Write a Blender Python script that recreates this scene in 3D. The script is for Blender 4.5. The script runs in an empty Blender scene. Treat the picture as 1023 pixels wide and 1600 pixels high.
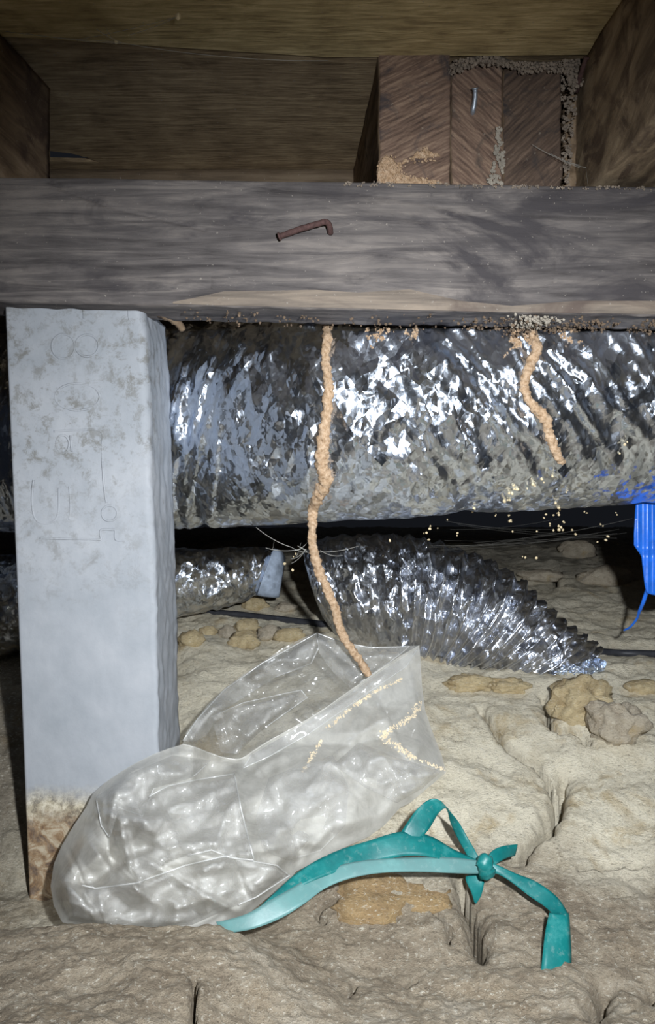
import bpy, bmesh, math, random
import numpy as np
from mathutils import Vector
from mathutils.bvhtree import BVHTree
from mathutils.geometry import tessellate_polygon

random.seed(7)
rng = np.random.default_rng(7)
SC = bpy.context.scene
COL = SC.collection

# ------------------------------------------------------------ camera, world, light, exposure
CZ = 0.40                      # camera height above the datum
F = 1200.0                     # focal length in pixels of the 1023 x 1600 frame
CX, HY = 511.5, 750.0          # vanishing point of the level view direction
cam_d = bpy.data.cameras.new('camera'); cam = bpy.data.objects.new('camera', cam_d); COL.objects.link(cam)
cam.location = (0, 0, CZ); cam.rotation_euler = (math.pi/2, 0, 0)
cam_d.sensor_fit = 'AUTO'; cam_d.sensor_width = 36; cam_d.lens = 36*F/1600
cam_d.shift_y = -(800-HY)/1600
cam_d.clip_start = 0.01; cam_d.clip_end = 30
SC.camera = cam

world = bpy.data.worlds.new('world'); SC.world = world; world.use_nodes = True
world.node_tree.nodes['Background'].inputs[0].default_value = (0.55, 0.62, 0.8, 1)
world.node_tree.nodes['Background'].inputs[1].default_value = 0.012

# the photographer's torch, held just right of and above the lens
ld = bpy.data.lights.new('torch', 'SPOT'); torch = bpy.data.objects.new('torch', ld); COL.objects.link(torch)
torch.location = (0.062, 0.0, CZ+0.05)
torch.rotation_euler = (Vector((0.05, 0.72, CZ-0.17)) - torch.location).to_track_quat('-Z', 'Y').to_euler()
ld.energy = 27; ld.color = (0.90, 0.95, 1.0); ld.spot_size = math.radians(98); ld.spot_blend = 1.0
ld.shadow_soft_size = 0.008

SC.view_settings.view_transform = 'Standard'; SC.view_settings.look = 'None'
SC.view_settings.gamma = 1; SC.view_settings.use_curve_mapping = False
SC.view_settings.exposure = 0.0

def W(px, py, Y):
    return ((px-CX)/F*Y, Y, CZ + (HY-py)/F*Y)

# ------------------------------------------------------------ numpy noise
def _hash(ix, iy, iz, s):
    h = (ix.astype(np.int64)*374761393 + iy.astype(np.int64)*668265263 + iz.astype(np.int64)*2147483647 + s*974634777) & 0xffffffff
    h = ((h ^ (h >> 13))*1274126177) & 0xffffffff
    h = ((h ^ (h >> 16))*2246822519) & 0xffffffff
    return h ^ (h >> 15)
_G = np.random.default_rng(3).normal(size=(256, 3)); _G /= np.linalg.norm(_G, axis=1)[:, None]
def pn(P, s=0):
    """gradient noise, P (...,3), about -0.7..0.7"""
    P = np.asarray(P, float); f = np.floor(P); t = P-f; i = f.astype(np.int64)
    u = t*t*t*(t*(t*6-15)+10); out = 0
    for dx in (0, 1):
        for dy in (0, 1):
            for dz in (0, 1):
                g = _G[_hash(i[..., 0]+dx, i[..., 1]+dy, i[..., 2]+dz, s) & 255]
                d = (g*(t-np.array([dx, dy, dz]))).sum(-1)
                out = out + d*(u[..., 0] if dx else 1-u[..., 0])*(u[..., 1] if dy else 1-u[..., 1])*(u[..., 2] if dz else 1-u[..., 2])
    return out
def fbm(P, o=4, s=0):
    return sum(pn(P*2**k, s+k)/2**k for k in range(o))
def ridge(P, s=0):
    return 1-np.minimum(1, np.abs(pn(P, s))*2.6)
def ss(a, b, x):
    t = np.clip((x-a)/(b-a), 0, 1); return t*t*(3-2*t)

# ------------------------------------------------------------ mesh helpers
def mesh_obj(name, V, Fc, mat, parent=None, smooth=True, loc=None):
    V = np.asarray(V, float)
    if loc is not None: V = V-np.asarray(loc, float)
    me = bpy.data.meshes.new(name)
    me.from_pydata([tuple(v) for v in V], [], [tuple(int(k) for k in f) for f in Fc])
    me.update()
    if smooth: me.polygons.foreach_set('use_smooth', [True]*len(me.polygons))
    if mat: me.materials.append(mat)
    o = bpy.data.objects.new(name, me); COL.objects.link(o)
    if loc is not None: o.location = tuple(float(c) for c in loc)
    if parent:
        o.parent = parent
        o.matrix_parent_inverse = parent.matrix_world.inverted()
    return o
def recalc(o):
    bm = bmesh.new(); bm.from_mesh(o.data); bmesh.ops.recalc_face_normals(bm, faces=bm.faces); bm.to_mesh(o.data); bm.free()
    return o
def grid_faces(n, m, cu=False, cv=False, off=0, tri=False):
    Fc = []
    for i in range(n if cu else n-1):
        for j in range(m if cv else m-1):
            a = i*m+j; b = ((i+1) % n)*m+j; c = ((i+1) % n)*m+(j+1) % m; d = i*m+(j+1) % m
            a, b, c, d = a+off, b+off, c+off, d+off
            if tri:
                if (i*7+j*13+(i*j) % 5) % 2: Fc += [(a, b, c), (a, c, d)]
                else: Fc += [(a, b, d), (b, c, d)]
            else: Fc.append((a, b, c, d))
    return Fc
def tag(o, label=None, cat=None, group=None, kind=None):
    if label: o['label'] = label
    if cat: o['category'] = cat
    if group: o['group'] = group
    if kind: o['kind'] = kind
    return o
def empty(name, loc):
    o = bpy.data.objects.new(name, None); COL.objects.link(o); o.location = loc
    o.empty_display_size = 0.02
    bpy.context.view_layer.update()
    return o
def seg_dist(px, py, poly):
    """distance of points to a polyline and the nearest point"""
    best = np.full(px.shape, 1e9); bx = px.copy(); by = py.copy()
    for (x0, y0), (x1, y1) in zip(poly[:-1], poly[1:]):
        dx, dy = x1-x0, y1-y0; L = dx*dx+dy*dy+1e-12
        t = np.clip(((px-x0)*dx+(py-y0)*dy)/L, 0, 1)
        qx = x0+t*dx; qy = y0+t*dy; d = np.hypot(px-qx, py-qy); m = d < best
        best = np.where(m, d, best); bx = np.where(m, qx, bx); by = np.where(m, qy, by)
    return best, bx, by
def inside(px, py, poly):
    c = np.zeros(px.shape, bool); n = len(poly)
    for i in range(n):
        x0, y0 = poly[i]; x1, y1 = poly[(i+1) % n]
        if y0 == y1: continue
        c ^= ((y0 > py) != (y1 > py)) & (px < (x1-x0)*(py-y0)/(y1-y0)+x0)
    return c
def catmull(pts, n):
    """n samples per span through pts (k, d)"""
    P = np.asarray(pts, float); k = len(P); out = []
    for i in range(k-1):
        p0 = P[max(i-1, 0)]; p1 = P[i]; p2 = P[i+1]; p3 = P[min(i+2, k-1)]
        for t in np.arange(n)/n:
            out.append(0.5*((2*p1)+(-p0+p2)*t+(2*p0-5*p1+4*p2-p3)*t*t+(-p0+3*p1-3*p2+p3)*t**3))
    out.append(P[-1]); return np.array(out)
def patch(poly, step):
    """triangulated lattice filling a 2D outline; returns points (N,2), faces, boundary flags"""
    P = np.array(poly, float); x0, y0 = P.min(0)-step; x1, y1 = P.max(0)+step
    nx = int((x1-x0)/step)+2; ny = int((y1-y0)/step)+2
    gx, gy = np.meshgrid(x0+np.arange(nx)*step, y0+np.arange(ny)*step, indexing='ij')
    ins = inside(gx+step/2, gy+step/2, poly)[:-1, :-1]
    # drop cells touching only at a corner
    idx = -np.ones((nx, ny), int); faces = []; cnt = np.zeros((nx, ny), int); q = []
    for i, j in zip(*np.nonzero(ins)):
        q.append((i, j)); cnt[i, j] += 1; cnt[i+1, j] += 1; cnt[i, j+1] += 1; cnt[i+1, j+1] += 1
    used = cnt > 0; idx[used] = np.arange(used.sum())
    X = gx[used].copy(); Y = gy[used].copy(); bd = (cnt[used] < 4)
    cl = list(poly)+[poly[0]]
    _, bx, by = seg_dist(X[bd], Y[bd], cl); X[bd] = bx; Y[bd] = by
    for i, j in q: faces.append((idx[i, j], idx[i+1, j], idx[i+1, j+1], idx[i, j+1]))
    return X, Y, faces, bd
def tube(name, pts, rad, mat, parent=None, seg=8, squash=1.0, rough=0.0, rs=0, kind=None, closed_ends=True, smooth=True, loc=None):
    pts = np.asarray(pts, float); n = len(pts)
    rad = np.full(n, rad) if np.isscalar(rad) else np.asarray(rad, float)
    T = np.gradient(pts, axis=0); T /= np.linalg.norm(T, axis=1)[:, None]+1e-12
    up = np.array([0, -1.0, 0.01]); V = []
    for i in range(n):
        s = np.cross(T[i], up); s /= np.linalg.norm(s)+1e-12; u = np.cross(s, T[i])
        for k in range(seg):
            a = 2*math.pi*k/seg
            V.append(pts[i]+rad[i]*(math.cos(a)*s+math.sin(a)*u*squash))
    V = np.array(V)
    if rough:
        C = np.repeat(pts, seg, axis=0)
        d = V-C; R = np.repeat(rad, seg)
        k = 1+rough*(pn(V/0.0035, rs)*1.3+pn(V/0.0015, rs+3)*0.9)
        V = C+d*k[:, None]
    Fc = grid_faces(n, seg, cv=True)
    if closed_ends:
        Fc.append(tuple(range(seg))[::-1]); Fc.append(tuple((n-1)*seg+k for k in range(seg)))
    o = mesh_obj(name, V, Fc, mat, parent, smooth, loc); return recalc(o)
def box_grid(corners8, nx, ny, nz):
    """lattice skin of a hexahedron. corners8[(i,j,k)] for x,y,z in 0/1"""
    c = {k: np.array(v, float) for k, v in corners8.items()}
    def pt(u, v, w):
        r = 0
        for i in (0, 1):
            for j in (0, 1):
                for k in (0, 1):
                    r = r+c[(i, j, k)]*(u if i else 1-u)*(v if j else 1-v)*(w if k else 1-w)
        return r
    V = []; key = {}; Fc = []
    def vid(i, j, k):
        q = (i, j, k)
        if q not in key: key[q] = len(V); V.append(pt(i/nx, j/ny, k/nz))
        return key[q]
    for i in range(nx):
        for k in range(nz):
            Fc.append((vid(i, 0, k), vid(i+1, 0, k), vid(i+1, 0, k+1), vid(i, 0, k+1)))
            Fc.append((vid(i, ny, k), vid(i, ny, k+1), vid(i+1, ny, k+1), vid(i+1, ny, k)))
    for i in range(nx):
        for j in range(ny):
            Fc.append((vid(i, j, 0), vid(i, j+1, 0), vid(i+1, j+1, 0), vid(i+1, j, 0)))
            Fc.append((vid(i, j, nz), vid(i+1, j, nz), vid(i+1, j+1, nz), vid(i, j+1, nz)))
    for j in range(ny):
        for k in range(nz):
            Fc.append((vid(0, j, k), vid(0, j, k+1), vid(0, j+1, k+1), vid(0, j+1, k)))
            Fc.append((vid(nx, j, k), vid(nx, j+1, k), vid(nx, j+1, k+1), vid(nx, j, k+1)))
    return np.array(V), Fc, key

# ------------------------------------------------------------ material helpers
def mat_new(name):
    m = bpy.data.materials.new(name); m.use_nodes = True; nt = m.node_tree
    return m, nt, nt.nodes['Principled BSDF']
def N(nt, t, **kw):
    n = nt.nodes.new(t)
    for k, v in kw.items():
        if k in n.inputs: n.inputs[k].default_value = v
        else: setattr(n, k, v)
    return n
def coords(nt, scale=(1, 1, 1), rot=(0, 0, 0)):
    tc = N(nt, 'ShaderNodeTexCoord'); mp = N(nt, 'ShaderNodeMapping')
    mp.inputs['Rotation'].default_value = rot; nt.links.new(tc.outputs['Object'], mp.inputs[0])
    m2 = N(nt, 'ShaderNodeMapping'); m2.inputs['Scale'].default_value = scale
    nt.links.new(mp.outputs[0], m2.inputs[0]); return m2.outputs[0]
def noise(nt, vec, scale, detail=5, rough=0.55, dist=0):
    n = N(nt, 'ShaderNodeTexNoise'); n.inputs['Scale'].default_value = scale; n.inputs['Detail'].default_value = detail
    n.inputs['Roughness'].default_value = rough; n.inputs['Distortion'].default_value = dist
    nt.links.new(vec, n.inputs['Vector']); return n.outputs['Fac']
def ramp(nt, fac, stops):
    r = N(nt, 'ShaderNodeValToRGB'); e = r.color_ramp.elements
    e[0].position = stops[0][0]; e[0].color = (*stops[0][1], 1); e[1].position = stops[-1][0]; e[1].color = (*stops[-1][1], 1)
    for p, c in stops[1:-1]:
        x = e.new(p); x.color = (*c, 1)
    nt.links.new(fac, r.inputs[0]); return r.outputs[0]
def mixc(nt, fac, a, b, mode='MIX'):
    m = N(nt, 'ShaderNodeMix'); m.data_type = 'RGBA'; m.blend_type = mode
    if isinstance(fac, (int, float)): m.inputs[0].default_value = fac
    else: nt.links.new(fac, m.inputs[0])
    for s, i in ((a, 6), (b, 7)):
        if isinstance(s, tuple): m.inputs[i].default_value = (*s, 1)
        else: nt.links.new(s, m.inputs[i])
    return m.outputs[2]
def bump(nt, bsdf, h, strength, dist=0.001, prev=None):
    b = N(nt, 'ShaderNodeBump'); b.inputs['Strength'].default_value = strength; b.inputs['Distance'].default_value = dist
    nt.links.new(h, b.inputs['Height'])
    if prev: nt.links.new(prev, b.inputs['Normal'])
    nt.links.new(b.outputs[0], bsdf.inputs['Normal']); return b.outputs[0]
def sepz(nt, vec, ax=2):
    s = N(nt, 'ShaderNodeSeparateXYZ'); nt.links.new(vec, s.inputs[0]); return s.outputs[ax]
def maprange(nt, v, a, b, c=0.0, d=1.0):
    m = N(nt, 'ShaderNodeMapRange'); nt.links.new(v, m.inputs[0])
    for i, x in enumerate((a, b, c, d)): m.inputs[i+1].default_value = x
    return m.outputs[0]
def add(nt, a, b, op='ADD'):
    m = N(nt, 'ShaderNodeMath'); m.operation = op
    for i, x in enumerate((a, b)):
        if isinstance(x, (int, float)): m.inputs[i].default_value = x
        else: nt.links.new(x, m.inputs[i])
    return m.outputs[0]

def wood(name, cols, grain=(4, 60, 60), rot=(0, 0, 0), stain=None, bs=0.6, rough=0.8, big=9, specks=True):
    m, nt, b = mat_new(name)
    v = coords(nt, grain, rot); v0 = coords(nt)
    g = noise(nt, v, 3.0, 8, 0.65, 0.6)
    l = noise(nt, v0, big, 4, 0.6, 0.5)
    f = add(nt, add(nt, g, 0.65, 'MULTIPLY'), add(nt, l, 0.35, 'MULTIPLY'))
    c = ramp(nt, f, [(0.38, cols[0]), (0.5, cols[1]), (0.62, cols[2])])
    if stain:
        s = noise(nt, coords(nt, (grain[0]*2.5, 22, 22), rot), 1.0, 6, 0.6, 1.2)
        sm = ramp(nt, s, [(0.50, (0, 0, 0)), (0.64, (1, 1, 1))])
        c = mixc(nt, sm, c, stain)
    if specks:
        sp = noise(nt, v0, 420, 2, 0.5)
        c = mixc(nt, ramp(nt, sp, [(0.70, (0, 0, 0)), (0.76, (0.7, 0.7, 0.7))]), c, (0.35, 0.31, 0.27))
    nt.links.new(c, b.inputs['Base Color']); b.inputs['Roughness'].default_value = rough
    b.inputs['Specular IOR Level'].default_value = 0.25
    p = bump(nt, b, g, bs, 0.0015)
    bump(nt, b, noise(nt, v0, 300, 4, 0.6), 0.35, 0.0006, p)
    return m

M = {}
M['bearer'] = wood('weathered_hardwood', [(0.055, 0.048, 0.047), (0.125, 0.11, 0.105), (0.23, 0.20, 0.18)], (3.5, 30, 45), stain=(0.06, 0.053, 0.055), bs=0.8)
M['bearer_edge'] = wood('pale_split_wood', [(0.11, 0.09, 0.075), (0.19, 0.155, 0.125), (0.28, 0.225, 0.175)], (4, 60, 70), stain=(0.12, 0.09, 0.075))
M['joist'] = wood('brown_joist_wood', [(0.10, 0.065, 0.042), (0.21, 0.145, 0.09), (0.32, 0.23, 0.15)], (22, 4, 30), stain=(0.07, 0.045, 0.035))
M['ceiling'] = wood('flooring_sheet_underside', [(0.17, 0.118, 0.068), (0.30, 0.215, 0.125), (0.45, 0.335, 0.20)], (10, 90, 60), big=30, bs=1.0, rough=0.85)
M['plate'] = wood('dark_plate_wood', [(0.10, 0.075, 0.05), (0.18, 0.13, 0.085), (0.24, 0.18, 0.12)], (5, 50, 60))
def endgrain(name, ang, cols, stain):
    m, nt, b = mat_new(name)
    v0 = coords(nt); v = coords(nt, (1, 1, 1), (0, ang, 0))
    w = N(nt, 'ShaderNodeTexWave', wave_type='BANDS', bands_direction='Z'); w.inputs['Scale'].default_value = 95
    w.inputs['Distortion'].default_value = 7; w.inputs['Detail'].default_value = 4; w.inputs['Detail Scale'].default_value = 1.2
    nt.links.new(v, w.inputs[0])
    n = noise(nt, coords(nt, (20, 20, 260), (0, ang, 0)), 1.2, 6, 0.65)
    f = add(nt, add(nt, w.outputs['Fac'], 0.07, 'MULTIPLY'), add(nt, n, 0.93, 'MULTIPLY'))
    c = ramp(nt, f, [(0.32, cols[0]), (0.5, cols[1]), (0.68, cols[2])])
    s = noise(nt, v0, 28, 6, 0.65, 1.0)
    c = mixc(nt, ramp(nt, s, [(0.5, (0, 0, 0)), (0.63, (1, 1, 1))]), c, stain)
    sp = noise(nt, v0, 260, 3, 0.6)
    c = mixc(nt, ramp(nt, sp, [(0.66, (0, 0, 0)), (0.74, (0.6, 0.6, 0.6))]), c, (0.34, 0.28, 0.22))
    nt.links.new(c, b.inputs['Base Color']); b.inputs['Roughness'].default_value = 0.85
    b.inputs['Specular IOR Level'].default_value = 0.2
    bump(nt, b, f, 0.7, 0.0015); return m
ecol = [(0.08, 0.052, 0.04), (0.20, 0.13, 0.095), (0.36, 0.25, 0.175)]
M['end1'] = endgrain('joist_end_grain', 0.45, ecol, (0.075, 0.06, 0.058))
M['end2'] = endgrain('joist_end_grain_rising', -0.75, ecol, (0.08, 0.065, 0.055))
M['end3'] = endgrain('joist_end_grain_falling', 0.75, [(0.05, 0.035, 0.03), (0.11, 0.075, 0.055), (0.19, 0.13, 0.095)], (0.05, 0.042, 0.04))

def make_foil(name, r0=0.09, tint=(0.74, 0.81, 0.93), dirt=(0.30, 0.26, 0.19), zlo=0.33, zhi=0.40, sc=1.0, dmax=0.16, broad=0.30, bs=1.0):
    m, nt, b = mat_new(name)
    v0 = coords(nt)
    geo = N(nt, 'ShaderNodeNewGeometry')
    zz = sepz(nt, geo.outputs['Position'])
    n1 = noise(nt, v0, 22, 5, 0.6)
    lowz = maprange(nt, add(nt, zz, add(nt, n1, 0.06, 'MULTIPLY')), zlo+0.03, zhi+0.03, dmax, 0.06)  # lower-side tint: dirt on the small duct, painted ground reflection on the big one
    ns = noise(nt, v0, 70, 6, 0.7)
    dm = add(nt, ramp(nt, ns, [(0.40, (0, 0, 0)), (0.62, (1, 1, 1))]), lowz, 'MULTIPLY')
    b.inputs['Base Color'].default_value = (*tint, 1); b.inputs['Metallic'].default_value = 1.0
    nt.links.new(add(nt, add(nt, noise(nt, v0, 40, 4, 0.6), 0.16, 'MULTIPLY'), r0-0.05), b.inputs['Roughness'])
    b2 = N(nt, 'ShaderNodeBsdfPrincipled'); b2.inputs['Base Color'].default_value = (*tint, 1); b2.inputs['Metallic'].default_value = 1.0
    b2.inputs['Roughness'].default_value = broad
    nd = N(nt, 'ShaderNodeTexNoise'); nd.inputs['Scale'].default_value = 45*sc; nd.inputs['Detail'].default_value = 1
    nt.links.new(v0, nd.inputs['Vector'])
    acc = None
    for sc_, k, an, st in ((45, 0.42*bs, 0.5, (1.7, 0.8, 0.6)), (90, 0.40*bs, -0.6, (1.6, 0.9, 0.6)), (180, 0.34*bs, 0.2, (1.4, 1, 0.7)), (380, 0.16*bs, 0.0, (1, 1, 1))):
        vo = N(nt, 'ShaderNodeTexVoronoi'); vo.feature = 'F1'; vo.inputs['Scale'].default_value = sc_*sc
        nt.links.new(mixc(nt, 0.012, coords(nt, st, (0, an, 0)), nd.outputs['Color']), vo.inputs['Vector'])
        sub = N(nt, 'ShaderNodeVectorMath', operation='SUBTRACT'); nt.links.new(vo.outputs['Color'], sub.inputs[0]); sub.inputs[1].default_value = (.5, .5, .5)
        scl = N(nt, 'ShaderNodeVectorMath', operation='SCALE'); nt.links.new(sub.outputs[0], scl.inputs[0]); scl.inputs['Scale'].default_value = k
        if acc is None: acc = scl.outputs[0]
        else:
            ad = N(nt, 'ShaderNodeVectorMath', operation='ADD'); nt.links.new(acc, ad.inputs[0]); nt.links.new(scl.outputs[0], ad.inputs[1]); acc = ad.outputs[0]
    rn = N(nt, 'ShaderNodeTexNoise'); rn.noise_type = 'RIDGED_MULTIFRACTAL'; rn.inputs['Scale'].default_value = 30*sc; rn.inputs['Detail'].default_value = 4
    rn.inputs['Roughness'].default_value = 0.5; rn.inputs['Lacunarity'].default_value = 2.3
    nt.links.new(coords(nt, (1.6, 0.7, 0.6), (0, 0.5, 0)), rn.inputs['Vector'])
    p = bump(nt, b, rn.outputs['Fac'], 0.35, 0.0008)
    ad = N(nt, 'ShaderNodeVectorMath', operation='ADD'); nt.links.new(acc, ad.inputs[0]); nt.links.new(p, ad.inputs[1])
    nm = N(nt, 'ShaderNodeVectorMath', operation='NORMALIZE'); nt.links.new(ad.outputs[0], nm.inputs[0])
    nt.links.new(nm.outputs[0], b.inputs['Normal']); nt.links.new(nm.outputs[0], b2.inputs['Normal'])
    bb = N(nt, 'ShaderNodeMixShader'); bb.inputs[0].default_value = 0.45
    nt.links.new(b.outputs[0], bb.inputs[1]); nt.links.new(b2.outputs[0], bb.inputs[2])
    d = N(nt, 'ShaderNodeBsdfDiffuse'); nt.links.new(mixc(nt, n1, dirt, (0.42, 0.37, 0.28)), d.inputs['Color'])
    ms = N(nt, 'ShaderNodeMixShader'); nt.links.new(dm, ms.inputs[0]); nt.links.new(bb.outputs[0], ms.inputs[1]); nt.links.new(d.outputs[0], ms.inputs[2])
    nt.links.new(ms.outputs[0], nt.nodes['Material Output'].inputs[0]); return m
M['foil'] = make_foil('aluminium_foil_jacket')
M['foil_low'] = make_foil('dirty_foil_jacket', 0.09, dmax=0.9, zlo=.25, zhi=.31)
M['foil_dark'] = make_foil('dark_aluminium_flex', 0.10, (0.62, 0.65, 0.72), (0.16, 0.13, 0.09), 0.22, 0.31, 1.25, 0.35, 0.36, 1.2)

def concrete():
    m, nt, b = mat_new('pale_grey_concrete'); v = coords(nt)
    n1 = noise(nt, v, 18, 6, 0.65); n2 = noise(nt, v, 75, 9, 0.8, 0.3); n3 = noise(nt, v, 14, 4, 0.6)
    c = ramp(nt, n1, [(0.3, (0.29, 0.31, 0.335)), (0.55, (0.36, 0.375, 0.40)), (0.75, (0.42, 0.43, 0.45))])
    z = sepz(nt, v)   # object origin at the foot
    upper = maprange(nt, z, 0.20, 0.30, 0.0, 1.0)
    st = ramp(nt, n2, [(0.50, (0, 0, 0)), (0.60, (1, 1, 1))])
    st = add(nt, add(nt, st, add(nt, upper, 0.72, 'MULTIPLY'), 'MULTIPLY'), maprange(nt, n3, 0.42, 0.62, 0.25, 1.0), 'MULTIPLY')
    c = mixc(nt, st, c, (0.155, 0.145, 0.12))
    # soil-stained foot
    zn = add(nt, z, add(nt, n1, 0.05, 'MULTIPLY'))
    f1 = maprange(nt, zn, 0.102, 0.122, 1.0, 0.0)
    c = mixc(nt, add(nt, f1, 0.85, 'MULTIPLY'), c, ramp(nt, noise(nt, v, 150, 6, 0.8), [(0.4, (0.20, 0.16, 0.10)), (0.5, (0.46, 0.39, 0.26)), (0.62, (0.78, 0.70, 0.54))]))
    f2 = maprange(nt, zn, 0.085, 0.100, 1.0, 0.0)
    c = mixc(nt, add(nt, f2, 0.8, 'MULTIPLY'), c, ramp(nt, noise(nt, v, 70, 6, 0.7, 1), [(0.40, (0.09, 0.045, 0.03)), (0.5, (0.26, 0.15, 0.07)), (0.60, (0.46, 0.38, 0.27))]))
    nt.links.new(c, b.inputs['Base Color']); b.inputs['Roughness'].default_value = 0.75
    b.inputs['Specular IOR Level'].default_value = 0.35
    p = bump(nt, b, n2, 0.18, 0.0012); bump(nt, b, noise(nt, v, 500, 3, 0.6), 0.2, 0.0004, p)
    return m
M['concrete'] = concrete()

def soil(name, pale, mid, dark, brown, extent=True):
    m, nt, b = mat_new(name); v = coords(nt)
    n1 = noise(nt, v, 11, 6, 0.62, 0.4); n2 = noise(nt, v, 65, 8, 0.75); n3 = noise(nt, coords(nt, (1, 1, 3)), 300, 4, 0.8)
    f = add(nt, add(nt, n1, 0.45, 'MULTIPLY'), add(nt, n2, 0.55, 'MULTIPLY'))
    c = ramp(nt, f, [(0.36, mid), (0.52, pale), (0.70, tuple(min(1, k*1.12) for k in pale))])
    c = mixc(nt, ramp(nt, noise(nt, v, 24, 5, 0.6, 0.5), [(0.56, (0, 0, 0)), (0.68, (0.7, 0.7, 0.7))]), c, (0.50, 0.36, 0.17))
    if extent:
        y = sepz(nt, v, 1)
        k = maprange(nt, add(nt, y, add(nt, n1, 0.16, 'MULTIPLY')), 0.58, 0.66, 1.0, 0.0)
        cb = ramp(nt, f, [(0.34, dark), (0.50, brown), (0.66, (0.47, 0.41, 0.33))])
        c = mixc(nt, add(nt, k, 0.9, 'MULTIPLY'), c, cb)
        far = maprange(nt, y, 0.95, 1.35, 0.0, 0.75)  # far ground darkened in colour, standing in for the torch's falloff
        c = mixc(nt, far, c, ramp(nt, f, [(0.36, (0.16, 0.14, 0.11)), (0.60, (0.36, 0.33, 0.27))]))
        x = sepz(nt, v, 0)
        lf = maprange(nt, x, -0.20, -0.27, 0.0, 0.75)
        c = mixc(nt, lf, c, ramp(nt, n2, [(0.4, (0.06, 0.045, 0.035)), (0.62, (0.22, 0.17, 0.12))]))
    c = mixc(nt, ramp(nt, n3, [(0.33, (0.6, 0.6, 0.6)), (0.43, (0, 0, 0))]), c, (0.13, 0.10, 0.07))
    c = mixc(nt, ramp(nt, n3, [(0.57, (0, 0, 0)), (0.66, (0.7, 0.7, 0.7))]), c, (0.84, 0.79, 0.67))
    nt.links.new(c, b.inputs['Base Color']); b.inputs['Roughness'].default_value = 0.9
    b.inputs['Specular IOR Level'].default_value = 0.3
    p = bump(nt, b, n2, 0.8, 0.005); bump(nt, b, n3, 1.0, 0.002, p); return m
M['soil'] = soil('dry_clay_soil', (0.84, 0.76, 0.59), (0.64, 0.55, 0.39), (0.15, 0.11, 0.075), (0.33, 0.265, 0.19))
M['rock'] = soil('ochre_clay_lump', (0.70, 0.56, 0.33), (0.42, 0.29, 0.14), (0.2, 0.14, 0.08), (0.4, 0.3, 0.2), False)
M['rock_orange'] = soil('orange_clay', (0.44, 0.30, 0.15), (0.33, 0.215, 0.11), (0.2, 0.14, 0.08), (0.4, 0.3, 0.2), False)
M['rock_grey'] = soil('grey_brown_stone', (0.58, 0.50, 0.38), (0.38, 0.30, 0.21), (0.2, 0.14, 0.08), (0.4, 0.3, 0.2), False)

def mud():
    m, nt, b = mat_new('termite_mud'); v = coords(nt)
    n = noise(nt, v, 350, 5, 0.7)
    c = ramp(nt, n, [(0.32, (0.30, 0.185, 0.10)), (0.5, (0.50, 0.345, 0.22)), (0.68, (0.64, 0.48, 0.335))])
    nt.links.new(c, b.inputs['Base Color']); b.inputs['Roughness'].default_value = 0.95
    b.inputs['Specular IOR Level'].default_value = 0.1
    bump(nt, b, n, 0.8, 0.001); return m
M['mud'] = mud()
def plain(name, c, rough=0.6, metal=0.0, var=0.25, sc=120, spec=0.4, bs=0.2):
    m, nt, b = mat_new(name); v = coords(nt); n = noise(nt, v, sc, 5, 0.65)
    nt.links.new(ramp(nt, n, [(0.3, tuple(k*(1-var) for k in c)), (0.7, tuple(min(1, k*(1+var)) for k in c))]), b.inputs['Base Color'])
    b.inputs['Roughness'].default_value = rough; b.inputs['Metallic'].default_value = metal
    b.inputs['Specular IOR Level'].default_value = spec
    bump(nt, b, n, bs, 0.0006); return m
M['rust'] = plain('rusty_iron', (0.085, 0.045, 0.04), 0.85, 0.1, 0.4, 400)
M['steel'] = plain('dull_galvanised_steel', (0.42, 0.46, 0.52), 0.45, 0.7)
M['cable'] = plain('black_cable_sheath', (0.035, 0.036, 0.042), 0.4)
M['blue'] = plain('blue_plastic', (0.012, 0.13, 0.62), 0.32, 0, 0.3, 60, 0.5, 0.5)
M['crumb'] = plain('pale_mud_crumbs', (0.72, 0.58, 0.36), 0.9)
M['shadedmud'] = plain('shaded_brown_mud', (0.15, 0.105, 0.07), 0.95, 0, 0.5)  # mud colour darkened to carry the ragged shadow under the beam
M['fungus'] = plain('pale_crusted_dirt', (0.34, 0.30, 0.245), 0.95)
M['greydirt'] = plain('grey_brown_dirt', (0.26, 0.21, 0.165), 0.95, 0, 0.4)
M['ringend'] = plain('pale_duct_insulation', (0.40, 0.47, 0.58), 0.9)
M['paint'] = plain('faint_pale_mortar', (0.5, 0.5, 0.46), 0.9)

def web_mat():
    m, nt, b = mat_new('spider_silk'); b.inputs['Base Color'].default_value = (0.55, 0.53, 0.48, 1); b.inputs['Roughness'].default_value = 0.5
    b.inputs['Alpha'].default_value = 0.45; return m
M['web'] = web_mat(); M['web_thin'] = M['web'].copy(); M['web_thin'].node_tree.nodes['Principled BSDF'].inputs['Alpha'].default_value = 0.12

def ribbon_mat(k=0.0):
    m, nt, b = mat_new('dusty_teal_plastic_ribbon'); v = coords(nt)
    n = noise(nt, v, 45, 6, 0.7); n2 = noise(nt, v, 200, 4, 0.7)
    c = ramp(nt, n, [(0.35, (0.0, 0.115, 0.115)), (0.55, (0.004, 0.165, 0.16)), (0.72, (0.05, 0.27, 0.26))])
    c = mixc(nt, ramp(nt, n2, [(0.56, (0, 0, 0)), (0.74, (0.35, 0.35, 0.35))]), c, (0.30, 0.40, 0.37))
    if k: c = mixc(nt, k, c, (0.30, 0.42, 0.41))
    nt.links.new(c, b.inputs['Base Color']); b.inputs['Roughness'].default_value = 0.45
    bump(nt, b, n, 0.3, 0.001); return m
M['ribbon'] = ribbon_mat(); M['ribbon_dusty'] = ribbon_mat(0.4)

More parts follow.
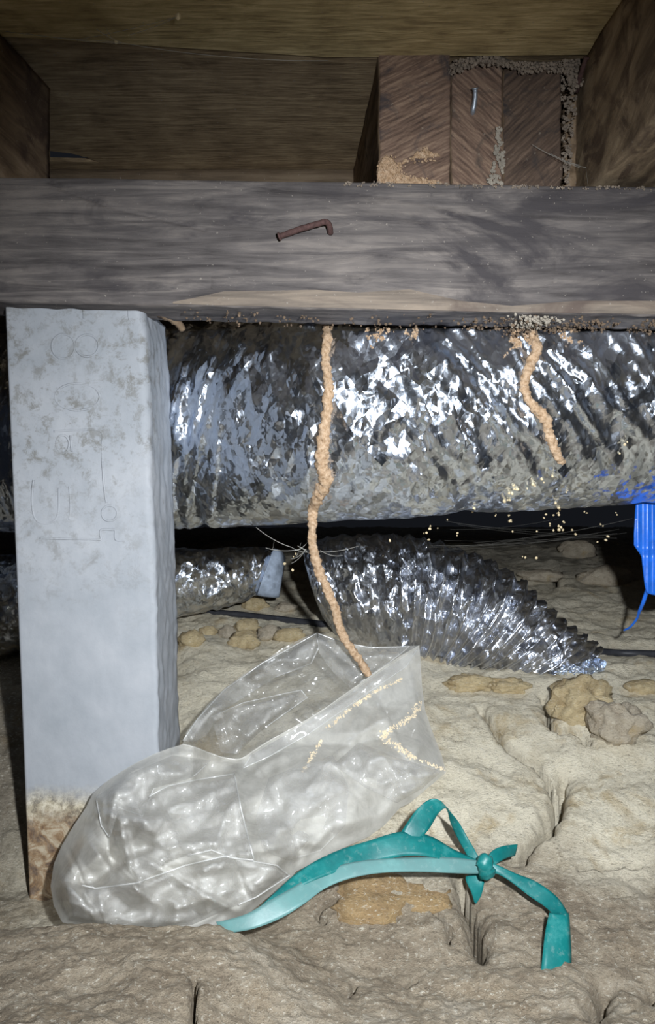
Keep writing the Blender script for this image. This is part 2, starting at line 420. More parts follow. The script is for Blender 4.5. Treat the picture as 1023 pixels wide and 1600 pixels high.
def plastic(name, alo, ahi, col=(0.72, 0.71, 0.66)):
    m, nt, b = mat_new(name); v = coords(nt)
    n = noise(nt, v, 20, 5, 0.6, 0.5); n2 = noise(nt, coords(nt, (1, 1, 1)), 90, 6, 0.7, 0.8)
    b.inputs['Base Color'].default_value = (*col, 1); b.inputs['Roughness'].default_value = 0.16
    b.inputs['Specular IOR Level'].default_value = 0.8
    p = bump(nt, b, n, 0.2, 0.004); p = bump(nt, b, n2, 0.10, 0.001, p)
    tr = N(nt, 'ShaderNodeBsdfTranslucent'); tr.inputs[0].default_value = (*col, 1)
    mx = N(nt, 'ShaderNodeMixShader'); mx.inputs[0].default_value = 0.25
    nt.links.new(b.outputs[0], mx.inputs[1]); nt.links.new(tr.outputs[0], mx.inputs[2])
    tp = N(nt, 'ShaderNodeBsdfTransparent')
    gl = N(nt, 'ShaderNodeBsdfGlossy'); gl.inputs['Roughness'].default_value = 0.2; nt.links.new(p, gl.inputs['Normal'])
    gm = N(nt, 'ShaderNodeMixShader'); gm.inputs[0].default_value = 0.10
    nt.links.new(tp.outputs[0], gm.inputs[1]); nt.links.new(gl.outputs[0], gm.inputs[2])
    ms = N(nt, 'ShaderNodeMixShader')
    a = maprange(nt, add(nt, add(nt, n, 0.6, 'MULTIPLY'), add(nt, n2, 0.4, 'MULTIPLY')), 0.38, 0.62, alo, ahi)
    nt.links.new(a, ms.inputs[0]); nt.links.new(gm.outputs[0], ms.inputs[1]); nt.links.new(mx.outputs[0], ms.inputs[2])
    nt.links.new(ms.outputs[0], nt.nodes['Material Output'].inputs[0]); return m
M['bag'] = plastic('milky_polythene', 0.48, 0.80, (0.80, 0.78, 0.72))
M['bag_crease'] = plastic('sharp_polythene_crease', 0.35, 0.6, (0.9, 0.9, 0.88))
M['bag_fold'] = plastic('folded_polythene', 0.22, 0.46, (0.84, 0.83, 0.80))
M['bag_back'] = plastic('clear_dusty_polythene', 0.18, 0.42, (0.66, 0.65, 0.61))

# ------------------------------------------------------------ ground
LP = ([.20, .36, .43, .45, .475, .52, .58, .63, .70, .76, .85, 1.0, 1.3, 1.6, 3.2], [-.246, -.253, -.257, -.264, -.290, -.308, -.310, -.278, -.232, -.203, -.181, -.165, -.142, -.140, -.20])
RP = ([.20, .36, .42, .45, .49, .53, .56, .62, .70, .76, .85, 1.0, 1.3, 1.6, 3.2], [-.264, -.272, -.283, -.285, -.277, -.268, -.259, -.236, -.208, -.194, -.180, -.165, -.142, -.140, -.20])
npx, nyy = 700, 900
pxs = np.linspace(-420, 1440, npx); Ys = np.exp(np.linspace(math.log(.20), math.log(3.2), nyy))
YY, PX = np.meshgrid(Ys, pxs)                       # (npx, nyy)
GX = (PX-CX)/F*(0.35+0.65*YY)                        # fan-shaped sheet, denser near the front
def gbase(x, y):
    k = ss(-0.09, 0.02, x + 0.012*np.sin(y*40))
    return (1-k)*np.interp(y, *LP)+k*np.interp(y, *RP)
def gfull(x, y):
    P = np.stack([x, y, np.zeros_like(x)], -1)
    z = gbase(x, y)
    far = ss(0.6, 1.2, y)
    z = z + (0.010+0.004*far)*fbm(P/np.array([0.10, 0.07, 1]), 3, 11)
    z = z + 0.0032*fbm(P/0.018, 3, 21)
    z = z + 0.004*(ridge(P/np.array([0.13, 0.05, 1])+0.3*pn(P/0.05, 5)[..., None], 31)-0.5)*ss(.47, .55, y)
    z = z + 0.0016*pn(P/0.005, 41) + 0.0010*pn(P/0.009, 43)
    return z
def px_to_ground(px, py):
    """march the ray until it meets the smooth ground"""
    Y = np.linspace(.22, 3.1, 3000); x = (px-CX)/F*Y; z = (HY-py)/F*Y
    h = gbase(x, Y); i = np.argmax(z < h)
    return x[i], Y[i]
GZ = gfull(GX, YY)
cracks = [
    ([(752, 1105), (775, 1140), (800, 1165), (838, 1185), (855, 1210), (870, 1238), (866, 1262), (850, 1295), (820, 1325), (800, 1340)], 2.2, .016),
    ([(880, 1205), (874, 1235), (868, 1262), (852, 1296)], 3.2, .026),
    ([(720, 1360), (728, 1395), (742, 1432), (750, 1480)], 3.6, .028),
    ([(738, 1450), (752, 1500)], 2.0, .012),
    ([(303, 1520), (304, 1550), (300, 1590)], 1.6, .008),
    ([(945, 1540), (936, 1562), (930, 1580)], 3.0, .022), ([(932, 1578), (948, 1590)], 1.6, .012),
    ([(1023, 1538), (1010, 1556)], 2.2, .014), ([(540, 1555), (556, 1538)], 1.6, .007), ([(635, 1538), (648, 1530)], 1.3, .005),
    ([(848, 1085), (856, 1110), (862, 1140), (905, 1150), (920, 1165)], 2.4, .012),
    ([(1000, 1350), (960, 1345), (905, 1352)], 1.6, .004), ([(565, 1395), (500, 1420), (505, 1440)], 1.6, .004),
    ([(680, 1425), (700, 1450), (700, 1470)], 1.5, .005), ([(870, 890), (868, 905), (874, 918)], 1.6, .02),
]
for poly, wpx, dep in cracks:
    g = [px_to_ground(*p) for p in poly]
    # thin meandering carve in plan
    gg = catmull(g, 8); ym = gg[:, 1].mean(); w = 1.5*wpx/F*ym; dep *= 3.2
    gg = gg + np.stack([pn(np.stack([gg[:, 0]*150, gg[:, 1]*150, 0*gg[:, 0]+7], -1), 2), pn(np.stack([gg[:, 0]*150, gg[:, 1]*150, 0*gg[:, 0]+3], -1), 4)], -1)*w*2.5
    m = (np.abs(GX-gg[:, 0].mean()) < .25) & (np.abs(YY-ym) < .35)
    d, _, _ = seg_dist(GX[m], YY[m], [tuple(q) for q in gg])
    GZ[m] -= dep*np.exp(-(d/w)**4) + 0.12*dep*np.exp(-(d/(3*w))**2)
GV = np.stack([GX, YY, GZ+CZ], -1).reshape(-1, 3); GF = grid_faces(npx, nyy)
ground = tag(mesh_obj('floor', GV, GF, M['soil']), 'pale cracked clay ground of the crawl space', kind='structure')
GB = BVHTree.FromPolygons([tuple(v) for v in GV], GF)
camv = Vector((0, 0, CZ))
def ray(bvh, px, py):
    d = Vector(((px-CX)/F, 1, (HY-py)/F)); L = d.length
    h = bvh.ray_cast(camv, d.normalized(), 20)
    return (h[3]/L) if h[0] else None

# ------------------------------------------------------------ ceiling (flooring underside) with a torn slit
HC = 0.320
def cpt(px, py):
    Y = HC*F/(HY-py); return ((px-CX)/F*Y, Y)
slit = [cpt(78, 236), cpt(112, 240), cpt(135, 246), cpt(155, 253.5), cpt(118, 253), cpt(78, 252)]
outer = [(-.75, -.05), (.75, -.05), (.75, 2.2), (-.75, 2.2)]
def sheet(name, outer, hole, z0, z1, mat):
    V = []; Fc = []
    loops = [outer]+([hole] if hole else [])
    flat = [p for l in loops for p in l]
    tris = tessellate_polygon([[Vector((p[0], p[1], 0)) for p in l] for l in loops])
    n = len(flat)
    V = [(x, y, z0) for x, y in flat]+[(x, y, z1) for x, y in flat]
    for t in tris: Fc.append(tuple(t)); Fc.append(tuple(k+n for k in t[::-1]))
    s = 0
    for l in loops:
        for i in range(len(l)):
            a = s+i; b = s+(i+1) % len(l); Fc.append((a, b, b+n, a+n))
        s += len(l)
    return recalc(mesh_obj(name, V, Fc, mat, smooth=False))
# thin yellower layer under the near part of the flooring, ending above the bearer
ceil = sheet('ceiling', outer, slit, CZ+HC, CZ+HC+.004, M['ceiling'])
tag(ceil, 'brown plywood flooring seen from below', kind='structure')
back = mesh_obj('slit_backing', *(lambda b: (b[0], b[1]))(box_grid({(i, j, k): ((-.32, .06)[i], (.70, .90)[j], CZ+HC+(.12, .14)[k]) for i in (0, 1) for j in (0, 1) for k in (0, 1)}, 2, 2, 2)), M['plate'], smooth=False)  # unseen backing board, added high above the slit to keep it dark
tag(back, 'added dark backing board above the torn slit in the flooring', kind='structure')
M['ceiling_near'] = wood('yellow_near_flooring', [(0.34, 0.25, 0.125), (0.55, 0.42, 0.21), (0.75, 0.59, 0.32)], (10, 90, 60), big=30, bs=1.0, rough=0.85)
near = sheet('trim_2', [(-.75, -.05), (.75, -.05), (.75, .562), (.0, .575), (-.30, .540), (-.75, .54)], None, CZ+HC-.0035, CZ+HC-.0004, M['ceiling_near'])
tag(near, 'yellow-brown near part of the flooring above the joists', kind='structure')

# ------------------------------------------------------------ timber
def timber(name, c8, res, mat, amp=.0012, seed=0, loc=None, sc=(.06, .02, .02), chips=0):
    V, Fc, key = box_grid(c8, *res)
    ctr = V.mean(0)
    d = amp*fbm(V/np.array(sc), 3, seed)
    out = np.stack([d, amp*fbm(V/np.array(sc)+9, 3, seed+5), amp*fbm(V/np.array(sc)+17, 3, seed+8)], -1)
    V = V+out
    return V, Fc, key
def c8(x0, x1, y0, y1, z0, z1):
    return {(i, j, k): ((x0, x1)[i], (y0, y1)[j], (z0, z1)[k]) for i in (0, 1) for j in (0, 1) for k in (0, 1)}

# main bearer
BL, BR = (-60, 1083)
def bz(px, top):
    return np.interp(px, [0, 1023], [277, 293] if top else [471, 493])
cb = {}
for i, px in enumerate((BL-240, BR+240)):
    for j, Y in enumerate((.540, .592)):
        for k in (0, 1):
            x = (px-CX)/F*.54
            pyy = (277 if px < 500 else 293)+0 if k else (471 if px < 500 else 493)
            pyy = 285+(px-511.5)*0.0156 if k else 482+(px-511.5)*0.0215
            cb[(i, j, k)] = (x, Y, CZ+(HY-pyy)/F*.54)
V, Fc, key = timber('bearer', cb, (420, 12, 60), M['bearer'], .0009, 3, sc=(.09, .02, .012))
Vpx = V[:, 0]/V[:, 1]*F+CX; Vpy = HY-(V[:, 2]-CZ)/V[:, 1]*F
front = V[:, 1] < .545
for poly, w, dep in [([(75, 282), (110, 300), (170, 322), (240, 338), (320, 358)], 2.6, .0022), ([(90, 288), (150, 300), (185, 303)], 2, .0012), ([(560, 300), (700, 325), (800, 350)], 1.8, .0012),
                     ([(512, 378), (620, 400), (760, 412), (900, 425), (1023, 432)], 2.0, .0013), ([(600, 335), (690, 352), (760, 372)], 1.8, .001),
                     ([(560, 452), (640, 448), (750, 468), (850, 470), (1000, 462)], 2.5, .0013), ([(0, 440), (120, 446), (280, 452), (430, 440), (520, 452)], 2.2, .0009),
                     ([(862, 380), (872, 400), (868, 440)], 1.5, .0012), ([(672, 296), (680, 320)], 1.5, .001)]:
    d, _, _ = seg_dist(Vpx, Vpy, poly)
    V[:, 1] += np.where(front, dep*np.exp(-(d/w)**2), 0)
# ragged bottom arris
zb = V[:, 2]-(CZ+(HY-(482+(V[:, 0]/.54*F)*0.0215))/F*.54)
rag = .0035*np.maximum(0, pn(np.stack([V[:, 0]/.02, V[:, 0]*0, V[:, 0]*0+3], -1), 9))+.0012
V[:, 1] += np.where(front, rag*np.exp(-np.maximum(zb, 0)/.0022), 0)
V[:, 2] += np.where(zb < .001, .0015*pn(np.stack([V[:, 0]/.012, V[:, 1]/.02, V[:, 0]*0], -1), 19), 0)
bearer = empty('bearer', (0, .566, CZ+.12))
tag(bearer, 'long grey-brown weathered timber beam running across above the foil duct', 'timber beam')
bm_o = recalc(mesh_obj('beam', V, Fc, M['bearer'], bearer))
# pale fresh-split strip along the lower edge (right of the post), a real splinter face
def strip(name, top, bot, Y0, th, mat, parent, step=5, amp=.0006, seed=3):
    poly = list(top)+list(bot[::-1]); X, Yp, fc, bd = patch(poly, step)
    n = len(X); P = np.stack([X/9, Yp/6, 0*X], -1)
    Yd = Y0 - np.where(bd, 0, th) - np.where(bd, 0, amp*np.abs(fbm(P, 3, seed)))
    Vf = np.stack(W(X, Yp, Yd), -1)
    return recalc(mesh_obj(name, Vf, fc, mat, parent))
strip('splintered_edge', [(262, 473), (300, 466), (350, 455), (480, 452), (560, 457), (640, 452), (720, 470), (800, 478), (900, 470), (1023, 470), (1100, 472)],
      [(255, 474), (340, 477), (480, 480), (560, 482), (640, 484), (720, 486), (800, 488), (900, 489), (1023, 491), (1100, 492)], .5398, .0004, M['bearer_edge'], bearer)
strip('bleached_patch', [(330, 432), (400, 425), (470, 440), (520, 448)], [(330, 452), (420, 455), (520, 452)], .5398, .0006, M['bearer'], bearer)

# left joist, running from over the beam towards the photographer
def joist(name, far, near_, w, z0, z1, mats, res=(6, 60, 24), seed=0, amp=.001, loc=None):
    (xf, yf), (xn, yn) = far, near_
    c = {}
    for i in (0, 1):
        for k in (0, 1):
            c[(i, 0, k)] = (xn+(w if i else 0), yn, (z0, z1)[k]); c[(i, 1, k)] = (xf+(w if i else 0), yf, (z0, z1)[k])
    return timber(name, c, res, None, amp, seed, sc=(.02, .06, .02))
ztop = CZ+HC-.004
zb0 = CZ+.2132
V, Fc, _ = joist('j', (-.224-.045, .62), (-.224-.0085*7-.045, .62-.60), .045, zb0+.0, ztop, None, res=(6, 90, 24), seed=4)
near_low = (V[:, 2] < zb0+.02) & (V[:, 1] < .56)
V[:, 2] += np.where(near_low, (.56-V[:, 1])*.22*np.clip((zb0+.02-V[:, 2])/.02, 0, 1), 0)
lj = recalc(mesh_obj('floor_joist', V, Fc, M['joist'], loc=(-.25, .3, zb0)))
tag(lj, 'brown floor joist coming forward at the left edge, above the concrete post', 'floor joist')
V, Fc, _ = joist('j', (.193, .66), (.1935, .02), .05, zb0+.0, ztop, None, res=(8, 90, 30), seed=14, amp=.0016)
zz = V[:, 2]
M['joist_r'] = wood('golden_brown_joist_wood', [(0.12, 0.085, 0.055), (0.26, 0.19, 0.12), (0.38, 0.29, 0.19)], (30, 5, 22), rot=(0.35, 0, 0), stain=(0.11, 0.075, 0.05), big=16)
rj = recalc(mesh_obj('floor_joist', V, Fc, M['joist_r'], loc=(.2, .3, zb0)))
tag(rj, 'golden-brown floor joist coming forward at the right edge, above the beam', 'floor joist')

# joist ends lapping over the bearer from behind
def lap(name, px0, px1, Yf, yaw, z1, mat, side, seed, length=.55, res=(28, 50, 30), amp=.0012):
    x0 = (px0-CX)/F*Yf; x1 = (px1-CX)/F*Yf
    c = {}
    for i, x in enumerate((x0, x1)):
        for j, dy in enumerate((0, length)):
            for k in (0, 1): c[(i, j, k)] = (x-dy*yaw, Yf+dy, (zb0, z1)[k])
    V, Fc, _ = timber(name, c, res, None, amp, seed, sc=(.018, .05, .018))
    o = mesh_obj(name, V, Fc, mat, loc=((x0+x1)/2, Yf, zb0)); o.data.materials.append(side)
    recalc(o)
    for p in o.data.polygons:
        if abs(p.normal.y) < .7: p.material_index = 1
    return o
o = lap('joist_end', 593, 702.5, .572, .055, CZ+(HY-71)/F*.572, M['end1'], M['joist'], 31)
tag(o, 'tall dark joist end left of the paired joists, its foot caked in tan mud', 'joist end')
o = lap('joist_end', 705.5, 783.5, .582, .02, CZ+(HY-100)/F*.582, M['end2'], M['joist'], 37)
tag(o, 'middle joist end with a steel nail driven into its face', 'joist end')
o = lap('joist_end', 787, 876, .580, .02, CZ+(HY-108)/F*.580, M['end3'], M['joist'], 41, amp=.0022)
tag(o, 'darkest joist end, at the right of the row, with falling ring lines', 'joist end')
o = lap('joist_end', 884, 925, .598, .0, CZ+(HY-100)/F*.598, M['joist'], M['joist'], 47, amp=.003)
tag(o, 'narrow cracked joist end half hidden beside the golden-brown joist', 'joist end')

# plate far behind
V, Fc, _ = timber('p', c8(-.50, .03, .790, .83, CZ+HC-.05, CZ+HC-.0005), (60, 4, 8), None, .001, 51)
o = recalc(mesh_obj('wall_plate', V, Fc, M['plate'], loc=(-.2, .81, CZ+HC-.05)))
tag(o, 'thin dark board under the flooring, seen just above the beam at left', 'timber board')

# crusts of dirt & mud made of many crumbs: uncountable
ICO_V = None
def ico():
    bm = bmesh.new(); bmesh.ops.create_icosphere(bm, subdivisions=1, radius=1)
    v = np.array([tuple(q.co) for q in bm.verts]); f = [tuple(q.index for q in p.verts) for p in bm.faces]; bm.free(); return v, f
IV, IF = ico()
def crumbs(name, pts, rads, mat, label, cat, parent=None, flat=1.0, extra=None):
    V = []; Fc = []; k = len(IV)
    for i, (p, r) in enumerate(zip(pts, rads)):
        j = 1+.35*(rng.random((k, 1))-.5)
        a = rng.normal(size=3); s = np.array([1, flat, 1])*(0.75+.5*rng.random(3))
        V.append(np.asarray(p)+IV*j*r*s); Fc += [tuple(q+i*k for q in f) for f in IF]
    if extra is not None:
        n0 = sum(len(v) for v in V)
        for ev, ef in extra: V.append(ev); Fc += [tuple(int(q)+n0 for q in f) for f in ef]; n0 += len(ev)
    o = mesh_obj(name, np.concatenate(V), Fc, mat, parent, smooth=False); o['kind'] = 'stuff'
    if label: o['label'] = label
    if cat: o['category'] = cat
    return o
def scatter_poly(poly, n, Yf, r0, r1, jitter=.001, thr=None, seed=0):
    P = np.array(poly, float); pts = []; rad = []
    while len(pts) < n:
        x = rng.uniform(P[:, 0].min(), P[:, 0].max()); y = rng.uniform(P[:, 1].min(), P[:, 1].max())
        if not inside(np.array([x]), np.array([y]), poly)[0]: continue
        if thr is not None and fbm(np.array([[x/14, y/14, seed]]), 3, seed)[0] < thr: continue
        Y = Yf(x, y) if callable(Yf) else Yf
        if Y is None: continue
        pts.append(W(x, y, Y-rng.random()*jitter)); rad.append(rng.uniform(r0, r1))
    return pts, rad
def cake(poly, Y0, th, step=2.2, seed=0, grain=7.):
    X, Yp, fc, bd = patch(poly, step); P = np.stack([X/grain, Yp/grain, 0*X], -1)
    jx = 2.2*pn(P*1.7, seed+3); jy = 2.2*pn(P*1.7, seed+4)
    Yd = (Y0 if not callable(Y0) else np.array([Y0(a, b) for a, b in zip(X, Yp)]))+np.where(bd, .0008, 0)-np.where(bd, 0, th*np.clip(.55+fbm(P, 3, seed), 0, 2))
    return np.stack(W(X+jx, Yp+jy, Yd), -1), fc
mp1 = [(590, 291), (588, 268), (592, 250), (603, 241), (614, 246), (622, 256), (632, 246), (645, 243), (655, 235), (664, 227), (672, 236), (689, 240), (688, 246), (650, 250), (630, 258), (626, 270), (650, 276), (690, 282), (690, 290)]
p, r = scatter_poly([(590, 285), (590, 255), (600, 243), (618, 243), (628, 258), (640, 246), (655, 235), (668, 226), (672, 240), (688, 242), (690, 250), (640, 256), (628, 268), (650, 275), (690, 282), (690, 289), (590, 290)], 200, .5712, .0005, .0011, .002)
crumbs('mud_patch', p, r, M['mud'], 'tan termite mud caked on the foot of the tall dark joist end', 'mud', flat=.6, extra=[cake(mp1, .5722, .0022)])
p, r = scatter_poly([(758, 288), (770, 262), (776, 200), (782, 196), (788, 240), (786, 289)], 150, .579, .0007, .0015, .001, thr=-.1, seed=4)
crumbs('pale_crust', p, r, M['fungus'], 'pale grey crust in the joint between the middle and darkest joist ends', 'crust', flat=.5)
p, r = scatter_poly([(700, 108), (710, 95), (740, 88), (780, 88), (800, 96), (850, 98), (905, 92), (912, 130), (890, 150), (885, 118), (850, 112), (820, 118), (790, 104), (740, 104), (700, 120)], 420, .576, .0005, .0015, .006, thr=-.25, seed=6)
crumbs('dirt_crust', p, r, M['greydirt'], 'grey-brown crumbly dirt packed along the top of the joist ends', 'dirt', extra=[cake([(700, 112), (703, 98), (722, 92), (745, 86), (780, 86), (800, 95), (850, 97), (905, 92), (910, 130), (894, 150), (884, 118), (850, 110), (822, 115), (790, 104), (745, 100), (722, 108)], .5785, .004, seed=7)])
p, r = scatter_poly([(868, 110), (905, 95), (900, 170), (890, 285), (872, 285), (880, 180)], 420, .588, .0004, .0013, .006, thr=-.05, seed=9)
crumbs('dirt_crust', p, r, M['greydirt'], 'crumbly dirt filling the crack beside the golden-brown joist', 'dirt')
p, r = scatter_poly([(520, 284), (640, 284), (780, 288), (900, 290), (1020, 292), (1020, 297), (780, 294), (640, 292), (520, 290)], 300, .5405, .0003, .0008, .003, thr=.0, seed=12)
crumbs('dust_line', p, r, M['greydirt'], 'dusty crumbs along the top edge of the timber beam', 'dirt')

# nails
def nail(name, path, r, mat, label, head_r, head_at=0, parent=None):
    P = catmull(path, 8); e = empty(name, tuple(P[-1])); tag(e, label, 'nail')
    tube('shank', P, r, mat, e, seg=10, rough=.15, rs=2)
    d = P[1]-P[0]; d /= np.linalg.norm(d)
    tube('nail_head', [P[0]-d*.0014, P[0]-d*.0013, P[0]-d*.0002, P[0]], [head_r*.6, head_r, head_r, head_r*.7], mat, e, seg=12)
    return e
nail('bent_nail', [W(438, 369, .532), W(465, 359, .530), W(495, 350, .529), W(508, 347, .530), W(514, 352, .533), W(516, 363, .5385), W(516, 365, .546)], .0021, M['rust'],
     'bent rusty nail sticking out of the timber beam face', .0030)
nail('straight_nail', [W(742, 140, .574), W(742, 155, .577), W(739, 172, .5800), W(738, 178, .583)], .0018, M['steel'],
     'dull steel nail in the middle joist end', .0026)
nail('rusty_nail', [W(915, 92, .560), W(909, 110, .566), W(903, 132, .575), W(901, 142, .583)], .0018, M['rust'],
     'small rusty nail by the top of the golden-brown joist', .0024)

# ------------------------------------------------------------ concrete post
ZT = CZ+.1235
def pedge(py, side):     # px of left edge / front right arris
    return np.interp(py, [474, 900, 1430], [7, 25, 46] if side == 0 else [226, 242, 253])
Yf_top, Yf_bot = .560, .566
nz, nx, nd = 190, 84, 30
rows = []
pys = np.linspace(474.5, 1475, nz)
per = []
for py in pys:
    t = (py-474)/956; Y = Yf_top+(Yf_bot-Yf_top)*t; z = CZ+(HY-py)/F*Y
    xl = (pedge(py, 0)-CX)/F*Y; xr = (pedge(py, 1)-CX)/F*Y
    bw = np.interp(py, [474, 800, 1100], [.0055, .0045, .003])
    ring = []
    for u in np.linspace(0, 1, nx): ring.append((xl+.0012+(xr-bw-xl-.0012)*u, Y))
    for u in np.linspace(0, 1, 7)[1:]: ring.append((xr-bw+bw*math.sin(u*math.pi/2), Y+bw*(1-math.cos(u*math.pi/2))))
    yb = Y+.085
    xr2 = xr-.0015
    for u in np.linspace(0, 1, nd)[1:]: ring.append((xr+(xr2-xr)*u, Y+bw+(yb-Y-bw)*u))
    for u in np.linspace(0, 1, 16)[1:]: ring.append((xr2+(xl+.002-xr2)*u, yb))
    for u in np.linspace(0, 1, nd)[1:]: ring.append((xl+.002-.002*u, yb+(Y+.0012-yb)*u))
    per.append([(x, y, z) for x, y in ring])
PV = np.array(per); m = PV.shape[1]; PV = PV.reshape(-1, 3)
nrm = np.stack([PV[:, 0]-(-.178), PV[:, 1]-.60, 0*PV[:, 0]], -1)
edge = np.zeros(len(PV)); idx = np.arange(len(PV)) % m
side_m = (idx >= nx) & (idx < nx+36)
am = .00035+.0016*side_m
dd = am*fbm(PV/np.array([.012, .012, .02]), 4, 61)
PV[:, 0] += np.where(side_m, dd, 0); PV[:, 1] += np.where(side_m, 0, dd)
# chipped upper right corner
tc = np.exp(-((PV[:, 2]-ZT)/.010)**2)*(idx >= nx-6)*(idx < nx+40)
PV[:, 0] -= tc*.0022; 
PF = grid_faces(nz, m, cv=True)
PF.append(tuple(range(m))); PF.append(tuple((nz-1)*m+k for k in range(m))[::-1])
foot = (-.19, .60, CZ+(HY-1430)/F*.566)
post = empty('concrete_post', foot); tag(post, 'pale grey square concrete stump post with a soil-stained foot under the beam', 'post')
recalc(mesh_obj('shaft', PV-0, PF, M['concrete'], post))
# put material origin at the foot
for ch in post.children:
    me = ch.data; co = np.array([tuple(v.co) for v in me.vertices])-np.array(foot)
    me.vertices.foreach_set('co', co.ravel()); ch.location = foot
    ch.matrix_parent_inverse = post.matrix_world.inverted()
# cast-in characters, turned on their side: raised thin ridges in the face
def yfront(py): return Yf_top+(Yf_bot-Yf_top)*(py-474)/956
def cast(name, strokes, r=.0009, lift=-.0001):
    for s in strokes:
        P = catmull(s, 10) if len(s) > 2 else np.array(s, float)
        pts = [W(x, y, yfront(y)-lift) for x, y in P]
        V_ = tube(name, pts, r, M['concrete'], post, seg=6, squash=.55, rough=.12, rs=5)
        me = V_.data; co = np.array([tuple(v.co) for v in me.vertices])-np.array(foot)
        me.vertices.foreach_set('co', co.ravel()); V_.location = foot; V_.matrix_parent_inverse = post.matrix_world.inverted()
def oval(cx, cy, rx, ry, a0=0, a1=360, n=20):
    return [(cx+rx*math.cos(math.radians(a)), cy+ry*math.sin(math.radians(a))) for a in np.linspace(a0, a1, n)]
cast('raised_numeral_eight', [oval(99, 541, 18, 19) , oval(136, 540, 18, 17)])
cast('raised_numeral_zero', [oval(121, 620, 35, 21)])
cast('raised_letter', [[(84, 674), (120, 672), (157, 674), (159, 700), (160, 722)], oval(98, 694, 10, 14), [(110, 680), (112, 706)], [(160, 722), (162, 755), (166, 785)]])
cast('raised_mark', [[(52, 750), (50, 785), (56, 812), (75, 818), (90, 805), (92, 762)], oval(171, 802, 12, 12), [(108, 760), (110, 790), (108, 812)]])
cast('raised_numeral_one', [[(62, 841), (110, 842), (158, 843)], [(158, 843), (158, 828), (180, 828)], [(180, 828), (181, 843), (196, 846)]])
cast('mould_line', [[(130, 478), (131, 498)]], .0009)

# splinter wedged between post top and beam
P = catmull([W(238, 478, .573), W(258, 489, .585), W(276, 502, .598), W(286, 516, .606)], 6)
o = tube('wood_splinter', P, np.interp(np.arange(len(P)), [0, len(P)-1], [.006, .0025]), M['joist'], None, 6, .6, .25)
tag(o, 'dark wood splinter beside the top right corner of the concrete post', 'splinter')

# ------------------------------------------------------------ main foil duct
def duct_axis(x):
    Y = np.interp(x, [-.9, -.30, -.125, -.03, .10, .30, .9], [.80, .765, .752, .688, .668, .682, .75])
    z = np.interp(x, [-.9, -.30, -.125, -.03, .30, .9], [.045, .046, .050, .058, .078, .10])
    return Y, z
nu, nv = 620, 250
us = np.linspace(-.62, .62, nu); ang = np.linspace(0, 2*math.pi, nv, endpoint=False)
xs = us
AY, AZ = duct_axis(np.array([np.mean([u+k for k in (0,)]) for u in us]))
ker = np.ones(41)/41; AYs = np.convolve(np.pad(AY, 20, 'edge'), ker, 'valid'); AZs = np.convolve(np.pad(AZ, 20, 'edge'), ker, 'valid')
U, A = np.meshgrid(us, ang, indexing='ij')
R0 = .0968
Q = np.stack([U, np.cos(A)*.0968, np.sin(A)*.0968], -1)
Qw = Q + .006*np.stack([pn(Q/.02, 1), pn(Q/.02, 2), pn(Q/.02, 3)], -1)
disp = .0030*(ridge(Qw/np.array([.034, .085, .085]), 71)-.5) + .0008*(ridge(Qw/np.array([.016, .045, .045]), 72)-.5) \
    + .0007*(ridge(Qw/np.array([.014, .020, .020]), 73)-.5) + .0003*(ridge(Qw/np.array([.012, .007, .007]), 74)-.5)
# slanting draped folds on the right part
sl = np.stack([(U*1.0+.75*(np.sin(A)*.0968))/.018, (np.sin(A)*.0968)/.13, 0*U], -1)
disp += .0040*(ridge(sl + .25*pn(Q/.03, 8)[..., None], 75)-.45)*ss(.02, .12, U)*.9
# pulled-in end wrinkles near the post
sl2 = np.stack([(U-.22*(np.sin(A)*.0968))/.011, (np.sin(A)*.0968)/.10, 0*U], -1)
disp += .0045*(ridge(sl2 + .3*pn(Q/.03, 9)[..., None], 76)-.45)*(1-ss(-.115, -.06, U))
amp_low = .35+.75*ss(-1.0, -.45, np.sin(A))
R = R0 + disp*amp_low
# a soft waist where the jacket is tied behind the post
R = R-.004*np.exp(-((U+.118)/.006)**2)-.003*np.exp(-((U-.12)/.02)**2)
DX = U; DY = AYs[:, None]-np.cos(A)*R; DZ = CZ+AZs[:, None]+np.sin(A)*R
# pressed flat against the underside of the beam
zbm = CZ+.12-.022*DX
lim = zbm-.0015
pz = (DY < .62); DZ = np.where(pz, np.minimum(DZ, lim+(DZ-lim)*.05), DZ)
DV = np.stack([DX, DY, DZ], -1).reshape(-1, 3); DF = grid_faces(nu, nv, cv=True, tri=True)
duct = empty('foil_duct', (0, .69, CZ-.03)); tag(duct, 'big crinkled silver foil air duct running across directly under the timber beam', 'air duct')
recalc(mesh_obj('foil_jacket', DV, DF, M['foil'], duct, smooth=True))
DB = BVHTree.FromPolygons([tuple(v) for v in DV], DF)
# ends outside the frame
for s, nm in ((0, 'end_collar'), (nu-1, 'end_collar')):
    c = np.array([us[s], AYs[s], CZ+AZs[s]]); sg = -1 if s == 0 else 1
    rr = [[(c[0]+sg*dx, c[1]-math.cos(a)*rad, c[2]+math.sin(a)*rad) for a in ang[::8]] for dx, rad in ((-.02, .102), (0, .1015), (.004, .098), (.004, .02))]
    n8 = len(ang[::8]); Vc = np.array(rr).reshape(-1, 3); Fq = grid_faces(4, n8, cv=True); Fq.append(tuple(3*n8+k for k in range(n8)))
    mesh_obj(nm, Vc, Fq, M['foil'], duct)

